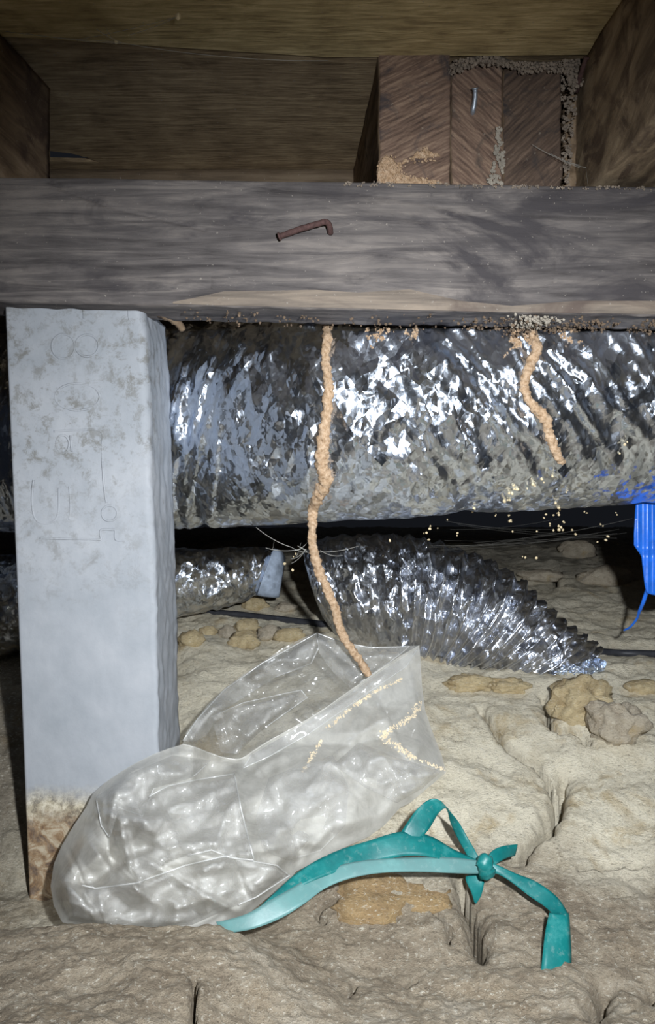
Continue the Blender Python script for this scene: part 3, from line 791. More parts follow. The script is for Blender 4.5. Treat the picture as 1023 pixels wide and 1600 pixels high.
# ------------------------------------------------------------ lower left duct
def sweep(name, rings, n, corr, camp, mat, parent, seg=64, seed=0, crink=.002, smooth=False, depthk=1.0, warp=0.0, pitchw=1.0):
    """rings: (top px, top py, bottom px, bottom py, Y, half depth)"""
    Rg = catmull(rings, n); T = len(Rg); V = []
    for i, (tx, ty, bx, by, Y, hd) in enumerate(Rg):
        a = np.array(W(tx, ty, Y)); b = np.array(W(bx, by, Y)); c = (a+b)/2; up = (a-b)/2
        for k in range(seg):
            t = 2*math.pi*k/seg
            V.append(c+up*math.cos(t)+np.array([0, -hd, 0])*math.sin(t))
    V = np.array(V).reshape(T, seg, 3)
    C = V.mean(1, keepdims=True)
    s = np.arange(T)/(T-1)*corr
    s2 = s[:, None]+(warp*pn(V/.045, seed+7))
    grow = .35+.65*ss(.15, .5, s/max(corr, 1))[:, None]
    prof = (camp*grow*(np.abs((s2 % 1)-.5)*2)**pitchw)
    d = V-C; L = np.linalg.norm(d, axis=-1, keepdims=True)
    q = V/.012
    nz_ = crink*(ridge(V/.022+.2*pn(V/.015, seed)[..., None], seed+1)-.5)+crink*.35*(ridge(V/.009, seed+2)-.5)
    V = C+d*(1+(nz_[..., None]-prof[..., None])/np.maximum(L, .01))
    V = V.reshape(-1, 3); Fc = grid_faces(T, seg, cv=True, tri=True)
    Fc.append(tuple(range(seg))); Fc.append(tuple((T-1)*seg+k for k in range(seg)))
    return recalc(mesh_obj(name, V, Fc, mat, parent, smooth))
lld = empty('foil_duct', W(300, 955, .93)); tag(lld, 'smaller foil duct lying on the ground, emerging from behind the concrete post', 'air duct')
sweep('foil_jacket', [(-160, 880, -150, 1040, .79, .05), (-60, 872, -50, 1030, .80, .05), (60, 866, 66, 1010, .82, .05), (180, 860, 186, 985, .88, .048), (275, 857, 280, 963, .92, .044), (350, 856, 345, 950, .94, .040), (400, 856, 392, 935, .95, .034), (428, 857, 402, 928, .95, .027)],
      26, 9, .0015, M['foil_low'], lld, 72, 81, .0035, True)
# insulation collar at its end
V = []; r1 = [(428, 857, 402, 930, .945, .027), (440, 862, 425, 934, .95, .024), (446, 872, 436, 934, .955, .018)]
sweep('insulation_collar', r1, 6, 1, 0, M['ringend'], lld, 40, 83, .001, True)

# ------------------------------------------------------------ corrugated elbow
el = empty('flexible_duct', W(700, 1040, .80)); tag(el, 'dark silver corrugated flexible duct bending down onto the ground right of the termite tube', 'air duct')
rings = [(474, 866, 506, 965, .90, .049), (492, 846, 535, 1000, .88, .057), (530, 838, 572, 1016, .865, .062), (590, 834, 610, 1024, .85, .064), (645, 836, 636, 1030, .835, .064),
         (700, 849, 660, 1033, .825, .062), (760, 871, 684, 1036, .815, .058), (813, 902, 706, 1040, .805, .052), (850, 938, 738, 1046, .80, .044), (886, 970, 776, 1054, .795, .036),
         (920, 995, 818, 1060, .79, .028), (944, 1014, 856, 1062, .785, .020)]
sweep('corrugated_hose', rings, 26, 24, .0078, M['foil_dark'], el, 96, 91, .0048, True, warp=.35, pitchw=.8)
# coil wires proud of the foil on each crest
Rg = catmull(rings, 26); T = len(Rg)
for q in range(9, 24):
    i = int(round((q+.5)/24*(T-1)))
    tx, ty, bx, by, Y, hd = Rg[i]; a = np.array(W(tx, ty, Y)); b = np.array(W(bx, by, Y)); c = (a+b)/2; up = (a-b)/2
    pts = [c+(up*math.cos(t)+np.array([0, -hd, 0])*math.sin(t))*.985 for t in np.linspace(-.15, math.pi+.15, 26)]
    tube('coil_wire', pts, .0010, M['foil_dark'], el, seg=5, rough=.1)
# torn foil flap at its crushed end
poly = [(862, 1050), (880, 1040), (905, 1036), (930, 1026), (948, 1034), (944, 1048), (915, 1056), (888, 1060)]
X, Yp, fc, bd = patch(poly, 2.5)
P3 = np.stack([X/14, Yp/9, 0*X], -1); Vt = np.stack(W(X, Yp, .765-.010*(ridge(P3, 5)-.3)), -1)
recalc(mesh_obj('torn_flap', Vt, fc, M['foil'], el, smooth=False))

# ------------------------------------------------------------ cable
def cable(name, path, r, label):
    pts = []
    for px, py in catmull(path, 10):
        Y = ray(GB, px, py+2.0) or 1.2
        pts.append((px, py, Y-.002))
    pts = np.array(pts); Yk = np.convolve(np.pad(pts[:, 2], 6, 'edge'), np.ones(13)/13, 'valid')
    P = [W(x, y, Y) for (x, y, _), Y in zip(pts, Yk)]
    o = tube(name, P, r, M['cable'], None, 8); tag(o, label, 'cable'); return o
cable('cable', [(270, 948), (310, 955), (370, 960), (430, 967), (500, 975), (540, 979)], .0042, 'thin black cable on the ground left of the corrugated duct')
cable('cable', [(900, 1014), (945, 1019), (985, 1021), (1025, 1022), (1120, 1024)], .0040, 'thin black cable on the ground at the right edge')

# ------------------------------------------------------------ blue plastic strap
bl = empty('blue_strap', W(1030, 930, .70)); tag(bl, 'bright blue plastic strap hanging below the foil duct at the right edge', 'strap')
poly = [(994, 776), (992, 800), (990, 835), (990, 852), (997, 862), (1002, 870), (1004, 890), (1007, 915), (1010, 927), (1022, 930), (1050, 930), (1062, 928), (1066, 870), (1070, 776)]
X, Yp, fc, bd = patch(poly, 3)
fold = .004*ss(996, 1004, X)+.004*ss(1012, 1018, X)-.005*ss(1030, 1040, X)+.002*pn(np.stack([X/22, Yp/90, 0*X], -1), 4)+.003*ss(855, 870, Yp)
Yd = .70+np.where(X > 1040, (X-1040)*.0004, 0)-fold
n = len(X); Vf = np.stack(W(X, Yp, Yd), -1); Vb = np.stack(W(X, Yp, Yd+.007), -1)
be = {}
for f in fc:
    for a, b in zip(f, f[1:]+f[:1]): be[(a, b)] = 1
FF = list(fc)+[tuple(k+n for k in f[::-1]) for f in fc]+[(a, b, b+n, a+n)[::-1] for (a, b) in be if (b, a) not in be]
recalc(mesh_obj('strap_body', np.concatenate([Vf, Vb]), FF, M['blue'], bl))
P = catmull([W(1012, 920, .697), W(1005, 940, .70), W(999, 955, .705), (W(994, 968, .712)), W(984, 980, .72), W(974, 985, .725)], 8)
tube('loose_strand', P, np.linspace(.0022, .0008, len(P)), M['blue'], bl, 6, .5, .2)

# ------------------------------------------------------------ rocks
def rock(px, py, rpx, sx=1, sz=.8, mat='rock', seed=0, name='clay_lump', sub=4, label=None, group=None, deep=.25):
    Y = ray(GB, px, py+rpx*.5*sz) or 1.0
    r = rpx/F*Y
    bm = bmesh.new(); bmesh.ops.create_icosphere(bm, subdivisions=sub, radius=1)
    V = np.array([tuple(v.co) for v in bm.verts]); Fc = [tuple(v.index for v in f.verts) for f in bm.faces]; bm.free()
    V = V*(1+.55*fbm(V*1.3+seed, 4, seed)[:, None]+.16*(ridge(V*2.2+seed, seed+4)-.5)[:, None]+.09*(ridge(V*6+seed, seed+5)-.5)[:, None]+.05*pn(V*14+seed, seed)[:, None])
    V = V*np.array([sx, .8, sz])*r
    V[:, 2] = np.maximum(V[:, 2], -sz*r*.75)
    c = np.array(W(px, py, Y-.1*r+deep*r))
    o = mesh_obj(name, V, Fc, M[mat]); o.location = tuple(c)
    tag(o, label, 'stone', group); return o
rock(908, 1100, 50, 1.0, .80, 'rock', 1, label='large yellow-ochre clay lump at the right, below the end of the corrugated duct')
rock(962, 1130, 46, .95, .78, 'rock_grey', 2, label='brownish clay lump at the right, touching the yellow-ochre lump')
rock(298, 1000, 19, 1.0, .80, 'rock', 3, label='rounded ochre lump nearest the concrete post', sub=3)
rock(325, 988, 12, 1.2, .75, 'rock', 4, label='low ochre lump just right of the lump nearest the post', sub=3)
rock(386, 980, 19, 1.1, .62, 'rock', 5, label='upper of two stacked ochre lumps left of the plastic bag peak', sub=3)
rock(380, 1002, 23, 1.0, .70, 'rock', 6, label='lower of two stacked ochre lumps left of the plastic bag peak', sub=3)
rock(356, 990, 13, 1.0, .85, 'rock_grey', 7, label='small grey clay lump left of the two stacked ochre lumps', sub=3)
rock(420, 990, 16, 1.1, .8, 'rock_grey', 8, label='grey clay lump between the stacked ochre lumps and the bag peak', sub=3)
rock(452, 993, 19, 1.2, .62, 'rock', 9, label='flat ochre lump touching the bag peak', sub=3)
rock(398, 945, 20, 1.1, .62, 'rock', 10, label='ochre lump behind the black cable, under the small duct end', sub=3)
rock(448, 950, 14, 1.2, .60, 'rock_grey', 11, label='low lump behind the black cable, left of the corrugated duct', sub=3)
rock(596, 1412, 84, 1.1, .42, 'rock_orange', 12, label='broad orange clay block half buried beneath the teal ribbon', deep=.75)
rock(733, 1068, 30, 1.2, .45, 'rock', 13, label='ochre lump directly below the corrugated duct, right of the bag')
rock(795, 1072, 24, 1.3, .5, 'rock', 14, label='ochre lump under the crushed tip of the corrugated duct')
rock(900, 862, 20, 1.3, .8, 'rock_grey', 15, label='grey rock at the back, left of the blue strap', sub=3)
rock(843, 900, 26, 1.3, .38, 'rock_grey', 16, label='flat grey slab at the back, right of the corrugated duct', sub=3)
rock(948, 905, 30, 1.5, .6, 'rock_grey', 17, label='low grey rock at the back, behind the blue strap', sub=3)
rock(1003, 1075, 22, 1.2, .5, 'rock', 18, label='small ochre lump at the right edge, below the black cable', sub=3)

# ------------------------------------------------------------ plastic bag
def ybase(px, py):
    Y = np.interp(py, [985, 1080, 1150, 1250, 1340, 1400, 1460], [.700, .675, .640, .580, .535, .506, .478])
    lim = np.interp(px, [60, 250, 300, 400], [.540, .550, .575, .72])
    k = 12; return -np.log(np.exp(-Y*k*12)+np.exp(-lim*k*12))/(k*12)
body = [(285, 1163), (262, 1170), (240, 1178), (212, 1192), (190, 1205), (165, 1222), (145, 1240), (134, 1262), (115, 1290), (96, 1322), (84, 1350), (79, 1385), (84, 1415), (97, 1441),
        (130, 1450), (165, 1453), (185, 1462), (230, 1455), (280, 1462), (320, 1456), (350, 1447), (385, 1430), (415, 1405), (445, 1383), (462, 1362), (490, 1348), (530, 1328), (575, 1308),
        (600, 1290), (625, 1262), (652, 1243), (640, 1255), (672, 1228), (697, 1207), (690, 1180), (676, 1145), (664, 1110), (659, 1070), (657, 1035), (655, 1009)]
body = [b for b in body if b != (652, 1243)]
rim = [(655, 1009), (632, 1022), (600, 1042), (577, 1058), (540, 1084), (500, 1112), (460, 1136), (420, 1158), (395, 1174), (375, 1186), (350, 1184), (325, 1176), (305, 1168), (285, 1163)]
def folds(P, seed, a):
    g = np.random.default_rng(seed); out = np.zeros(len(P))
    x0, x1, y0, y1 = P[:, 0].min(), P[:, 0].max(), P[:, 1].min(), P[:, 1].max()
    for _ in range(80):
        cx, cy = g.uniform(x0, x1), g.uniform(y0, y1)
        an = math.radians(g.choice([-32, 15, -65, 70, -10])+g.normal()*14); L = g.uniform(50, 170); w_ = g.uniform(7, 30)
        c_, s_ = math.cos(an), math.sin(an)
        u = (P[:, 0]-cx)*c_+(P[:, 1]-cy)*s_; v = -(P[:, 0]-cx)*s_+(P[:, 1]-cy)*c_+.0018*g.normal()*u*u
        side = np.where(v > 0, w_, w_*g.uniform(.25, 1.6))
        out += a*g.choice([1, 1, -1])*(w_/22)*np.maximum(0, 1-np.abs(v)/side)*np.maximum(0, 1-(u/L)**2)
    return out
bagroot = empty('plastic_bag', W(330, 1455, .50)); tag(bagroot, 'crumpled milky see-through plastic bag lying open against the foot of the concrete post', 'bag')
X, Yp, fc, bd = patch(body+rim[1:-1], 3.2)
dw, _, _ = seg_dist(X, Yp, body); dr, _, _ = seg_dist(X, Yp, rim)
P3 = np.stack([X, Yp, 0*X], -1)
wp = P3+26*np.stack([pn(P3/70, 1), pn(P3/70, 2), 0*X], -1)
# rotated frames: folds run up-right (about 35 degrees)
ca, sa = math.cos(math.radians(-33)), math.sin(math.radians(-33))
UU = (wp[:, 0]*ca+wp[:, 1]*sa); VV = (-wp[:, 0]*sa+wp[:, 1]*ca)
bulge = .050*(1-np.exp(-dw/55.))
bulge *= 0.55+.45*ss(0, 140, dr)
wr = .010*(ridge(np.stack([UU/210, VV/70, 0*X], -1), 101)-.5)+folds(P3*.93+wp*.07, 120, .0095)
wr *= ss(0, 30, dw)
lowk = ss(1170, 1330, Yp)*(1-ss(380, 520, X)); wr *= .55+.9*lowk
cre = 0
for poly, a, w in [([(165, 1245), (168, 1290), (170, 1335), (185, 1370), (205, 1385)], -.012, 8), ([(180, 1235), (210, 1205), (250, 1195)], .007, 10), ([(170, 1300), (200, 1310), (290, 1270), (365, 1215)], .008, 12),
                   ([(365, 1212), (375, 1270), (395, 1340)], .014, 9), ([(215, 1385), (240, 1360), (300, 1335), (370, 1340), (430, 1350)], .010, 12), ([(205, 1375), (260, 1385), (330, 1395)], -.008, 12),
                   ([(90, 1360), (130, 1390), (200, 1385), (300, 1380)], .008, 12), ([(235, 1240), (228, 1275), (250, 1260), (300, 1225)], -.006, 8), ([(275, 1420), (330, 1400), (410, 1380)], .007, 10),
                   ([(155, 1400), (165, 1440)], .008, 9), ([(620, 1205), (650, 1215), (695, 1207)], .005, 8), ([(590, 1150), (625, 1175), (640, 1200)], -.006, 8), ([(640, 1245), (560, 1210), (500, 1190)], .006, 9),
                   ([(400, 1150), (470, 1130), (560, 1085), (650, 1030)], .004, 8), ([(660, 1080), (610, 1120), (560, 1150), (480, 1230)], .006, 10), ([(520, 1180), (500, 1240), (520, 1300)], -.006, 14),
                   ([(385, 1200), (440, 1260), (470, 1340)], -.006, 12), ([(130, 1262), (180, 1300)], -.004, 8)]:
    d, _, _ = seg_dist(wp[:, 0]*.3+X*.7, wp[:, 1]*.3+Yp*.7, poly); cre = cre+a*np.exp(-d/w)
cre = cre*ss(0, 14, dw)
Yd = ybase(X, Yp)-.004-bulge-wr-cre
recalc(mesh_obj('front_panel', np.stack(W(X, Yp, Yd), -1), fc, M['bag'], bagroot))
front_bvh = BVHTree.FromPolygons([W(a, b, c) for a, b, c in zip(X, Yp, Yd)], [tuple(f) for f in fc])
# back panel: whole silhouette, rises to a peak behind the mouth
peak = [(655, 1009), (640, 1009), (610, 1011), (580, 1011), (555, 1009), (535, 1003), (515, 994), (495, 988), (470, 998), (440, 1014), (410, 1034), (380, 1053), (350, 1076), (325, 1100), (308, 1122), (292, 1142), (284, 1158)]
bpoly = body[:-1]+peak
bpoly = [(285, 1163)]+body[1:-1]+peak[:-1]
X, Yp, fc, bd = patch(bpoly, 4.0)
de, _, _ = seg_dist(X, Yp, bpoly+[bpoly[0]])
P3 = np.stack([X, Yp, 0*X], -1); wp = P3+18*np.stack([pn(P3/60, 11), pn(P3/60, 12), 0*X], -1)
UU = (wp[:, 0]*ca+wp[:, 1]*sa); VV = (-wp[:, 0]*sa+wp[:, 1]*ca)
wr = .010*(ridge(np.stack([UU/160, VV/48, 0*X], -1), 111)-.5)+folds(P3*.93+wp*.07, 160, .008)
cre = 0
for poly, a, w in [([(495, 990), (485, 1035), (430, 1075)], .020, 12), ([(490, 1030), (530, 1075), (545, 1092)], .012, 8), ([(495, 995), (560, 1050)], .012, 12), ([(450, 1020), (455, 1035), (480, 1040)], -.008, 7),
                   ([(330, 1110), (400, 1085), (460, 1085)], .012, 9), ([(395, 1050), (405, 1068), (400, 1085)], .010, 5), ([(300, 1150), (330, 1110), (345, 1105)], .012, 8),
                   ([(345, 1110), (352, 1140), (360, 1165)], .010, 5), ([(355, 1125), (395, 1155)], .008, 6), ([(560, 1030), (600, 1050)], .01, 8)]:
    d, _, _ = seg_dist(wp[:, 0]*.25+X*.75, wp[:, 1]*.25+Yp*.75, poly); cre = cre+a*np.exp(-d/w)
up = 1-ss(1130, 1230, Yp)
Yd = ybase(X, Yp)-.002-(wr+cre)*ss(0, 16, de)*up + .014*up*ss(0, 40, de)
recalc(mesh_obj('back_panel', np.stack(W(X, Yp, Yd), -1), fc, M['bag_back'], bagroot))
back_bvh = BVHTree.FromPolygons([W(a, b, c) for a, b, c in zip(X, Yp, Yd)], [tuple(f) for f in fc])
def film(name, poly, bvh, lift, seed, mat, wrinkle=.002, puff=.003):
    X, Yp, fc, bd = patch(poly, 3.2); de, _, _ = seg_dist(X, Yp, list(poly)+[poly[0]])
    cx_, cy_ = np.mean(poly, 0); Yh = []
    for a, b in zip(X, Yp):
        Y = None; t = 0
        while Y is None and t < .5: Y = ray(bvh, a+(cx_-a)*t, b+(cy_-b)*t); t += .03
        Yh.append(Y or .55)
    Yh = np.array(Yh); P3 = np.stack([X, Yp, 0*X], -1)
    Yd = Yh-lift-(puff*(1-np.exp(-de/14))+folds(P3, seed, wrinkle)*ss(0, 8, de))
    o = recalc(mesh_obj(name, np.stack(W(X, Yp, Yd), -1), fc, M[mat], bagroot))
    h = BVHTree.FromPolygons([W(a, b, c) for a, b, c in zip(X, Yp, Yd)], [tuple(f) for f in fc])
    ep = []
    for q0, q1 in zip(poly, list(poly[1:])+[poly[0]]):
        for t in np.arange(0, 1, .125):
            a, b = q0[0]+(q1[0]-q0[0])*t, q0[1]+(q1[1]-q0[1])*t; Y = None; k = .01
            while Y is None and k < .3: Y = ray(h, a+(cx_-a)*k, b+(cy_-b)*k); k += .02
            if Y: ep.append((a, b, Y))
    if seed in (308, 309): return o
    ep = np.array(ep); n_ = len(ep); sp = int(n_*g_start.get(seed, 0))
    ep = np.roll(ep, -sp, axis=0)[:int(n_*.62)]
    tube('crease', [W(*e) for e in ep], .00045, M['bag_crease'], bagroot, 6, rough=.4, rs=seed)
    return o
g_start = {304: .0, 305: .0, 306: .4, 308: .2}
film('folded_hem', [(286, 1157), (308, 1124), (350, 1078), (410, 1036), (494, 990), (498, 1012), (484, 1040), (430, 1058), (380, 1090), (345, 1112), (322, 1150), (300, 1160)], back_bvh, .002, 301, 'bag_fold', .006)
film('folded_gusset', [(497, 990), (535, 1004), (580, 1012), (640, 1010), (604, 1038), (548, 1076), (520, 1050), (498, 1020)], back_bvh, .002, 302, 'bag_fold', .003)
film('inner_fold', [(330, 1120), (380, 1098), (470, 1078), (480, 1090), (440, 1118), (410, 1140), (370, 1178), (345, 1176)], back_bvh, .003, 303, 'bag_fold', .006)
film('loose_fold', [(232, 1245), (262, 1228), (310, 1218), (366, 1209), (376, 1262), (388, 1310), (397, 1344), (360, 1340), (330, 1328), (260, 1345), (218, 1385), (196, 1352), (176, 1300), (182, 1262)], front_bvh, .003, 304, 'bag_fold', .006, .002)
film('loose_fold', [(92, 1375), (150, 1388), (212, 1380), (290, 1352), (350, 1338), (432, 1352), (452, 1368), (400, 1402), (345, 1425), (300, 1445), (180, 1450), (108, 1438)], front_bvh, .003, 305, 'bag_fold', .006, .002)
film('loose_fold', [(150, 1245), (205, 1208), (270, 1180), (330, 1188), (300, 1215), (240, 1232), (222, 1275), (186, 1262), (172, 1310), (158, 1290)], front_bvh, .002, 306, 'bag_fold', .005, .002)
film('lip_hem', [(652, 1014), (634, 1042), (560, 1092), (480, 1148), (420, 1182), (380, 1200), (392, 1180), (460, 1140), (540, 1088), (600, 1046)], front_bvh, .0015, 307, 'bag_fold', .001, .001)
film('loose_fold', [(420, 1215), (470, 1195), (520, 1180), (545, 1230), (540, 1290), (500, 1330), (450, 1345), (412, 1330), (398, 1280)], front_bvh, .001, 308, 'bag_fold', .003, .0005)
film('loose_fold', [(560, 1160), (625, 1185), (690, 1205), (660, 1232), (620, 1255), (570, 1230), (520, 1195)], front_bvh, .002, 309, 'bag_fold', .004, .003)
# thickened lip of the mouth
lp = []
for px, py in catmull(rim, 6):
    Y = ray(front_bvh, px+1.2, py+2.2) or ray(front_bvh, px, py+4)
    if Y: lp.append(W(px, py, Y))
tube('mouth_lip', lp, .0006, M['bag'], bagroot, 6, rough=.3)
# mud trails on the film
def trail(path, n, spread, r0, r1, seed):
    P = catmull(path, 12); pts = []; rad = []
    for _ in range(n):
        i = rng.integers(len(P)); x = P[i, 0]+rng.normal()*spread; y = P[i, 1]+rng.normal()*spread
        Y = ray(front_bvh, x, y)
        if Y and fbm(np.array([[x/9, y/9, seed]]), 2, seed)[0] > -.25: pts.append(W(x, y, Y)); rad.append(rng.uniform(r0, r1))
    return pts, rad
M['trailmud'] = plain('thin_pale_mud', (0.72, 0.60, 0.42), 0.95)
for path, n_, sp, lb in [([(625, 1062), (580, 1085), (545, 1110), (512, 1138)], 260, 1.5, 'straight pale mud trail'), ([(654, 1098), (645, 1118), (620, 1135), (600, 1150), (618, 1165), (640, 1180)], 420, 2.8, 'branching pale mud trail'),
                         ([(640, 1180), (660, 1190), (695, 1203)], 110, 1.4, 'short mud trail'), ([(502, 1158), (488, 1180), (475, 1202)], 120, 1.5, 'faint mud trail')]:
    p, r = trail(path, n_, sp, .0003, .0009, 3)
    crumbs('mud_trail', p, r, M['trailmud'], lb, None, bagroot, flat=.5)

# ------------------------------------------------------------ termite tubes
def ttube(name, path, label, Yfun):
    P = catmull([(a, b, w) for a, b, w in path], 14); n = len(P)
    P[:, 0] += 1.6*pn(np.stack([P[:, 1]/9, 0*P[:, 1], 0*P[:, 1]+1], -1), 6)
    Yv = np.array([Yfun(a, b) for a, b, w in P]); k = 9
    Yv = np.convolve(np.pad(Yv, k//2, 'edge'), np.ones(k)/k, 'valid')
    pts = [W(a, b, Y) for (a, b, w), Y in zip(P, Yv)]
    rad = P[:, 2]/2/F*Yv
    o = tube(name, pts, rad, M['mud'], None, 18, .8, .5, 7); return tag(o, label, 'termite tube')
def Yon(px, py):
    Y = ray(DB, px, py); Y = Y if Y else .60
    return Y-.0025
def Y1(px, py):
    if py < 800: return Yon(px, py)
    return float(np.interp(py, [800, 830, 900, 1000, 1058], [Yon(488, 795), .628, .640, .652, .660]))
ttube('termite_tube', [(512, 494, 15), (511, 525, 15), (508, 560, 13), (512, 590, 14), (513, 620, 15), (509, 655, 16), (505, 690, 19), (503, 722, 20), (508, 752, 21), (497, 775, 19), (489, 800, 15), (488, 825, 13), (489, 855, 14), (499, 893, 15),
       (511, 920, 13), (523, 950, 13), (532, 985, 13), (548, 1012, 12), (562, 1032, 12), (576, 1055, 11)], 'long tan termite mud tube hanging from the beam down into the plastic bag', Y1)
ttube('termite_tube', [(834, 505, 20), (833, 525, 16), (838, 545, 17), (828, 572, 15), (819, 598, 13), (822, 618, 13), (838, 640, 15), (853, 655, 17), (858, 678, 14), (866, 700, 14), (873, 715, 14), (880, 724, 9)],
      'short tan termite mud tube on the right part of the big foil duct', Yon)
# broken spill along the beam
for poly, n_, th, lb in [([(575, 498), (660, 500), (650, 530), (620, 515), (580, 545), (570, 520)], 260, .02, 'sprinkled mud on the foil duct top right of the long termite tube'),
                         ([(780, 500), (832, 500), (826, 540), (800, 545), (785, 560), (800, 520)], 330, -.05, 'mud spill on the foil duct left of the short termite tube'),
                         ([(845, 502), (900, 500), (915, 545), (890, 535), (865, 520)], 140, 0.0, 'thin mud spill on the foil duct right of the short termite tube')]:
    p, r = scatter_poly(poly, n_, lambda a, b: ray(DB, a, b), .0003, .0011, .0006, thr=th, seed=5)
    crumbs('mud_spill', p, r, M['mud'], lb, 'mud')
def yunder(a, b): return .5475+rng.random()*.035
pts = []; rad = []
for _ in range(620):
    px = rng.uniform(285, 1060) if rng.random() < .3 else rng.uniform(740, 1060)
    if fbm(np.array([[px/40, 0, 2]]), 3, 4)[0] < -.15 and not (780 < px < 900): continue
    Y = rng.uniform(.545, .590); x = (px-CX)/F*.56
    z = CZ+.1203-.0218*x-.0005-rng.random()*(.0035 if not (790 < px < 880) else .010); r_ = rng.uniform(.0004, .0013)
    pts.append((x, Y, z)); rad.append(r_)
crumbs('mud_crust', pts, rad, M['shadedmud'], 'crumbly mud crust under the timber beam over the foil duct, coloured dark like the shadow there', 'mud')
pts = []; rad = []
for _ in range(200):
    a = rng.normal(836, 16); Y = rng.uniform(.541, .575); x = (a-CX)/F*.555; r_ = rng.uniform(.0005, .0015)
    pts.append((x, Y, CZ+.1150-.02*x+.004*rng.random()-abs(a-838)*-.00004)); rad.append(r_)
crumbs('mud_crust', pts, rad, M['fungus'], 'pale mud lump under the beam where the short termite tube starts', 'mud')

# crumbs hanging in cobweb below the duct
pts = []; rad = []
for px, py in [(672, 822), (683, 823), (697, 813), (664, 834), (671, 839), (711, 838), (773, 805), (793, 804), (799, 813), (743, 801), (794, 813), (849, 808), (855, 806), (863, 803), (872, 803), (873, 797), (875, 790), (870, 789), (859, 818),
               (799, 833), (842, 831), (865, 826), (874, 827), (875, 823), (899, 831), (895, 826), (940, 822), (933, 845), (916, 803), (960, 803), (848, 751), (822, 759), (833, 756), (862, 746), (803, 756), (806, 761), (794, 778), (798, 772), (790, 785),
               (817, 872), (839, 870), (976, 693), (966, 707), (460, 868), (446, 878), (600, 869), (612, 846), (455, 890), (948, 842), (945, 839), (947, 844), (881, 815), (740, 795), (885, 765)]:
    for _ in range(1 if rng.random() < .5 else 2):
        a = px+rng.normal()*2; b = py+rng.normal()*2; Y = ray(DB, a, b)
        pts.append(W(a, b, (Y-.0015) if Y else rng.uniform(.66, .72))); rad.append(rng.uniform(.0006, .0014))
crumbs('mud_crumbs', pts, rad, M['crumb'], 'tiny pale mud crumbs caught in cobweb below the foil duct', 'crumbs')
def webs(name, strands, r, label, sag=.004, mat='web'):
    e = empty(name, W(*strands[0][0])); tag(e, label, 'cobweb')
    V = []; Fc = []
    for a, b in strands:
        A = np.array(W(*a)); B = np.array(W(*b)); base = len(V)
        for i, t in enumerate(np.linspace(0, 1, 12)):
            c = A+(B-A)*t; c[2] -= sag*4*t*(1-t)
            for k in range(3):
                an = 2*math.pi*k/3; V.append(c+r*np.array([0, math.cos(an), math.sin(an)])+0)
        Fc += [(base+i*3+k, base+i*3+(k+1) % 3, base+(i+1)*3+(k+1) % 3, base+(i+1)*3+k) for i in range(11) for k in range(3)]
    o = mesh_obj('silk_strands', V, Fc, M[mat], e); o['kind'] = 'stuff'; return e
st = []
for _ in range(12):
    x0 = rng.uniform(640, 760); x1 = rng.uniform(860, 1000)
    st.append(((x0, rng.uniform(812, 860), .68+rng.random()*.04), (x1, rng.uniform(798, 850), .68+rng.random()*.04)))
webs('cobweb', st, .00007, 'faint cobweb strands in the dark gap under the right part of the big duct', .003, 'web_thin')
st = [((400, 824, .665), (455, 855, .66)), ((455, 855, .66), (490, 862, .64)), ((415, 856, .67), (470, 858, .655)), ((470, 848, .66), (462, 870, .66)), ((455, 873, .66), (478, 858, .65)), ((490, 862, .64), (560, 853, .68)), ((428, 845, .67), (425, 858, .67)),
      ((478, 858, .65), (455, 880, .66)), ((470, 855, .65), (500, 868, .645)), ((460, 860, .65), (482, 845, .65)), ((500, 860, .64), (535, 868, .66)), ((465, 853, .652), (505, 862, .645))]
webs('cobweb', st, .00035, 'knotted pale cobweb around the long termite tube below the duct', .002)
st = [((0, 48, .52), (180, 65, .53)), ((180, 65, .53), (345, 88, .54)), ((345, 88, .54), (512, 95, .55)), ((120, 62, .53), (278, 26, .50)), ((180, 65, .53), (165, 42, .52)), ((200, 55, .52), (278, 26, .50)), ((40, 52, .52), (190, 68, .53)), ((150, 45, .52), (190, 66, .53))]
webs('cobweb', st, .00022, 'pale cobweb stretched under the flooring at the upper left', .001)
st = [((830, 225, .575), (870, 245, .57)), ((870, 245, .57), (915, 262, .55)), ((915, 262, .55), (920, 300, .548)), ((860, 240, .57), (905, 258, .555)), ((835, 228, .575), (905, 262, .555))]
webs('cobweb', st, .00022, 'wispy cobweb across the crack beside the golden-brown joist', .001)
crumbs('web_speck', [W(278, 26, .50), W(181, 66, .53), W(279, 27, .50)], [.0022, .0016, .0014], M['crumb'], 'pale speck caught in the cobweb at the upper left', 'speck')

# ------------------------------------------------------------ teal ribbon
rb = empty('teal_ribbon', W(757, 1355, .515)); tag(rb, 'knotted teal green plastic ribbon lying on the ground in front of the bag', 'ribbon')
def band(name, pairs, th=.0007, n=8, m_=6, mat='ribbon', curl=.0005, seed=0):
    """pairs: (ax, ay, Ya, bx, by, Yb)"""
    Rr = catmull(pairs, n); V = []; T = len(Rr)
    for i, (ax, ay, Ya, bx, by, Yb) in enumerate(Rr):
        A = np.array(W(ax, ay, Ya)); B = np.array(W(bx, by, Yb))
        for k in range(m_+1):
            t = k/m_; c = A+(B-A)*t; c[1] -= curl*4*t*(1-t)+.0009*pn(np.array([[i*.10, t*1.2, seed]]), seed)[0]; V.append(c)
    V = np.array(V); Fc = grid_faces(T, m_+1)
    o = recalc(mesh_obj(name, V, Fc, M[mat], rb))
    s = o.modifiers.new('thickness', 'SOLIDIFY'); s.thickness = th; s.offset = 0
    return o
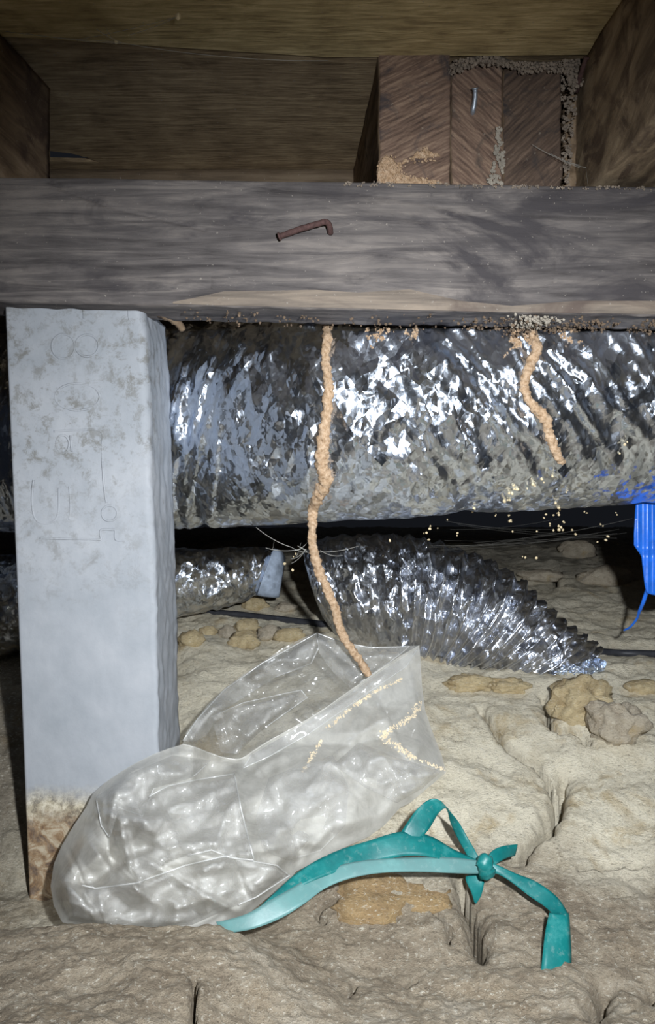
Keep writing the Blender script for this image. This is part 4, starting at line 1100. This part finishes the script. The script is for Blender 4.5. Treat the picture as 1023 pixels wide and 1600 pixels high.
band('lower_band', [(338, 1440, .452, 345, 1456, .449), (352, 1438, .450, 362, 1457, .446), (385, 1428, .450, 398, 1450, .446), (420, 1408, .455, 436, 1436, .450), (455, 1388, .463, 472, 1414, .456), (500, 1362, .475, 512, 1386, .468),
                    (560, 1346, .482, 566, 1368, .476), (630, 1340, .490, 634, 1362, .484), (700, 1340, .497, 702, 1364, .491), (748, 1345, .503, 748, 1365, .499), (760, 1350, .505, 760, 1362, .502)], seed=1, mat='ribbon_dusty')
band('upper_band', [(392, 1430, .458, 396, 1436, .457), (430, 1394, .464, 438, 1406, .461), (470, 1360, .474, 480, 1380, .467), (520, 1332, .484, 528, 1362, .476), (575, 1314, .494, 580, 1348, .486), (625, 1300, .500, 630, 1338, .490),
                    (670, 1306, .503, 668, 1338, .492), (710, 1328, .505, 700, 1346, .497), (750, 1346, .505, 748, 1356, .502)], seed=2)
band('loop', [(624, 1304, .500, 660, 1308, .500), (636, 1285, .503, 672, 1292, .505), (652, 1264, .508, 684, 1272, .511), (668, 1251, .512, 694, 1263, .516), (684, 1249, .514, 700, 1264, .520), (697, 1262, .520, 700, 1268, .524), (716, 1284, .526, 704, 1286, .528),
              (730, 1308, .524, 716, 1312, .526), (746, 1336, .516, 730, 1338, .518), (756, 1356, .512, 738, 1362, .514), (756, 1380, .508, 727, 1372, .512), (752, 1398, .502, 736, 1394, .505), (744, 1411, .497, 741, 1410, .498)], seed=3)
band('short_tail', [(758, 1346, .504, 764, 1360, .502), (768, 1330, .508, 778, 1348, .506), (785, 1322, .514, 790, 1341, .512), (808, 1319, .522, 804, 1337, .520)], seed=4)
band('long_tail', [(762, 1346, .502, 762, 1362, .500), (782, 1354, .500, 778, 1366, .498), (808, 1366, .496, 798, 1378, .493), (838, 1378, .490, 824, 1398, .486), (868, 1400, .482, 850, 1416, .478), (885, 1424, .474, 862, 1428, .470), (888, 1436, .468, 858, 1434, .464)], seed=5)
band('hanging_end', [(888, 1426, .4655, 858, 1426, .4635), (890, 1455, .458, 852, 1455, .455), (892, 1490, .450, 848, 1488, .446), (891, 1525, .444, 845, 1515, .440), (889, 1557, .438, 844, 1538, .434)], curl=.002, seed=6)
kp = catmull([W(750, 1338, .500), W(755, 1345, .497), W(758, 1354, .496), W(761, 1363, .498), W(764, 1369, .501)], 6)
tube('knot', kp, np.interp(np.arange(len(kp)), [0, 6, 14, 20, len(kp)-1], [.0028, .0058, .0048, .0060, .0035]), M['ribbon'], rb, 16, .55, .25)
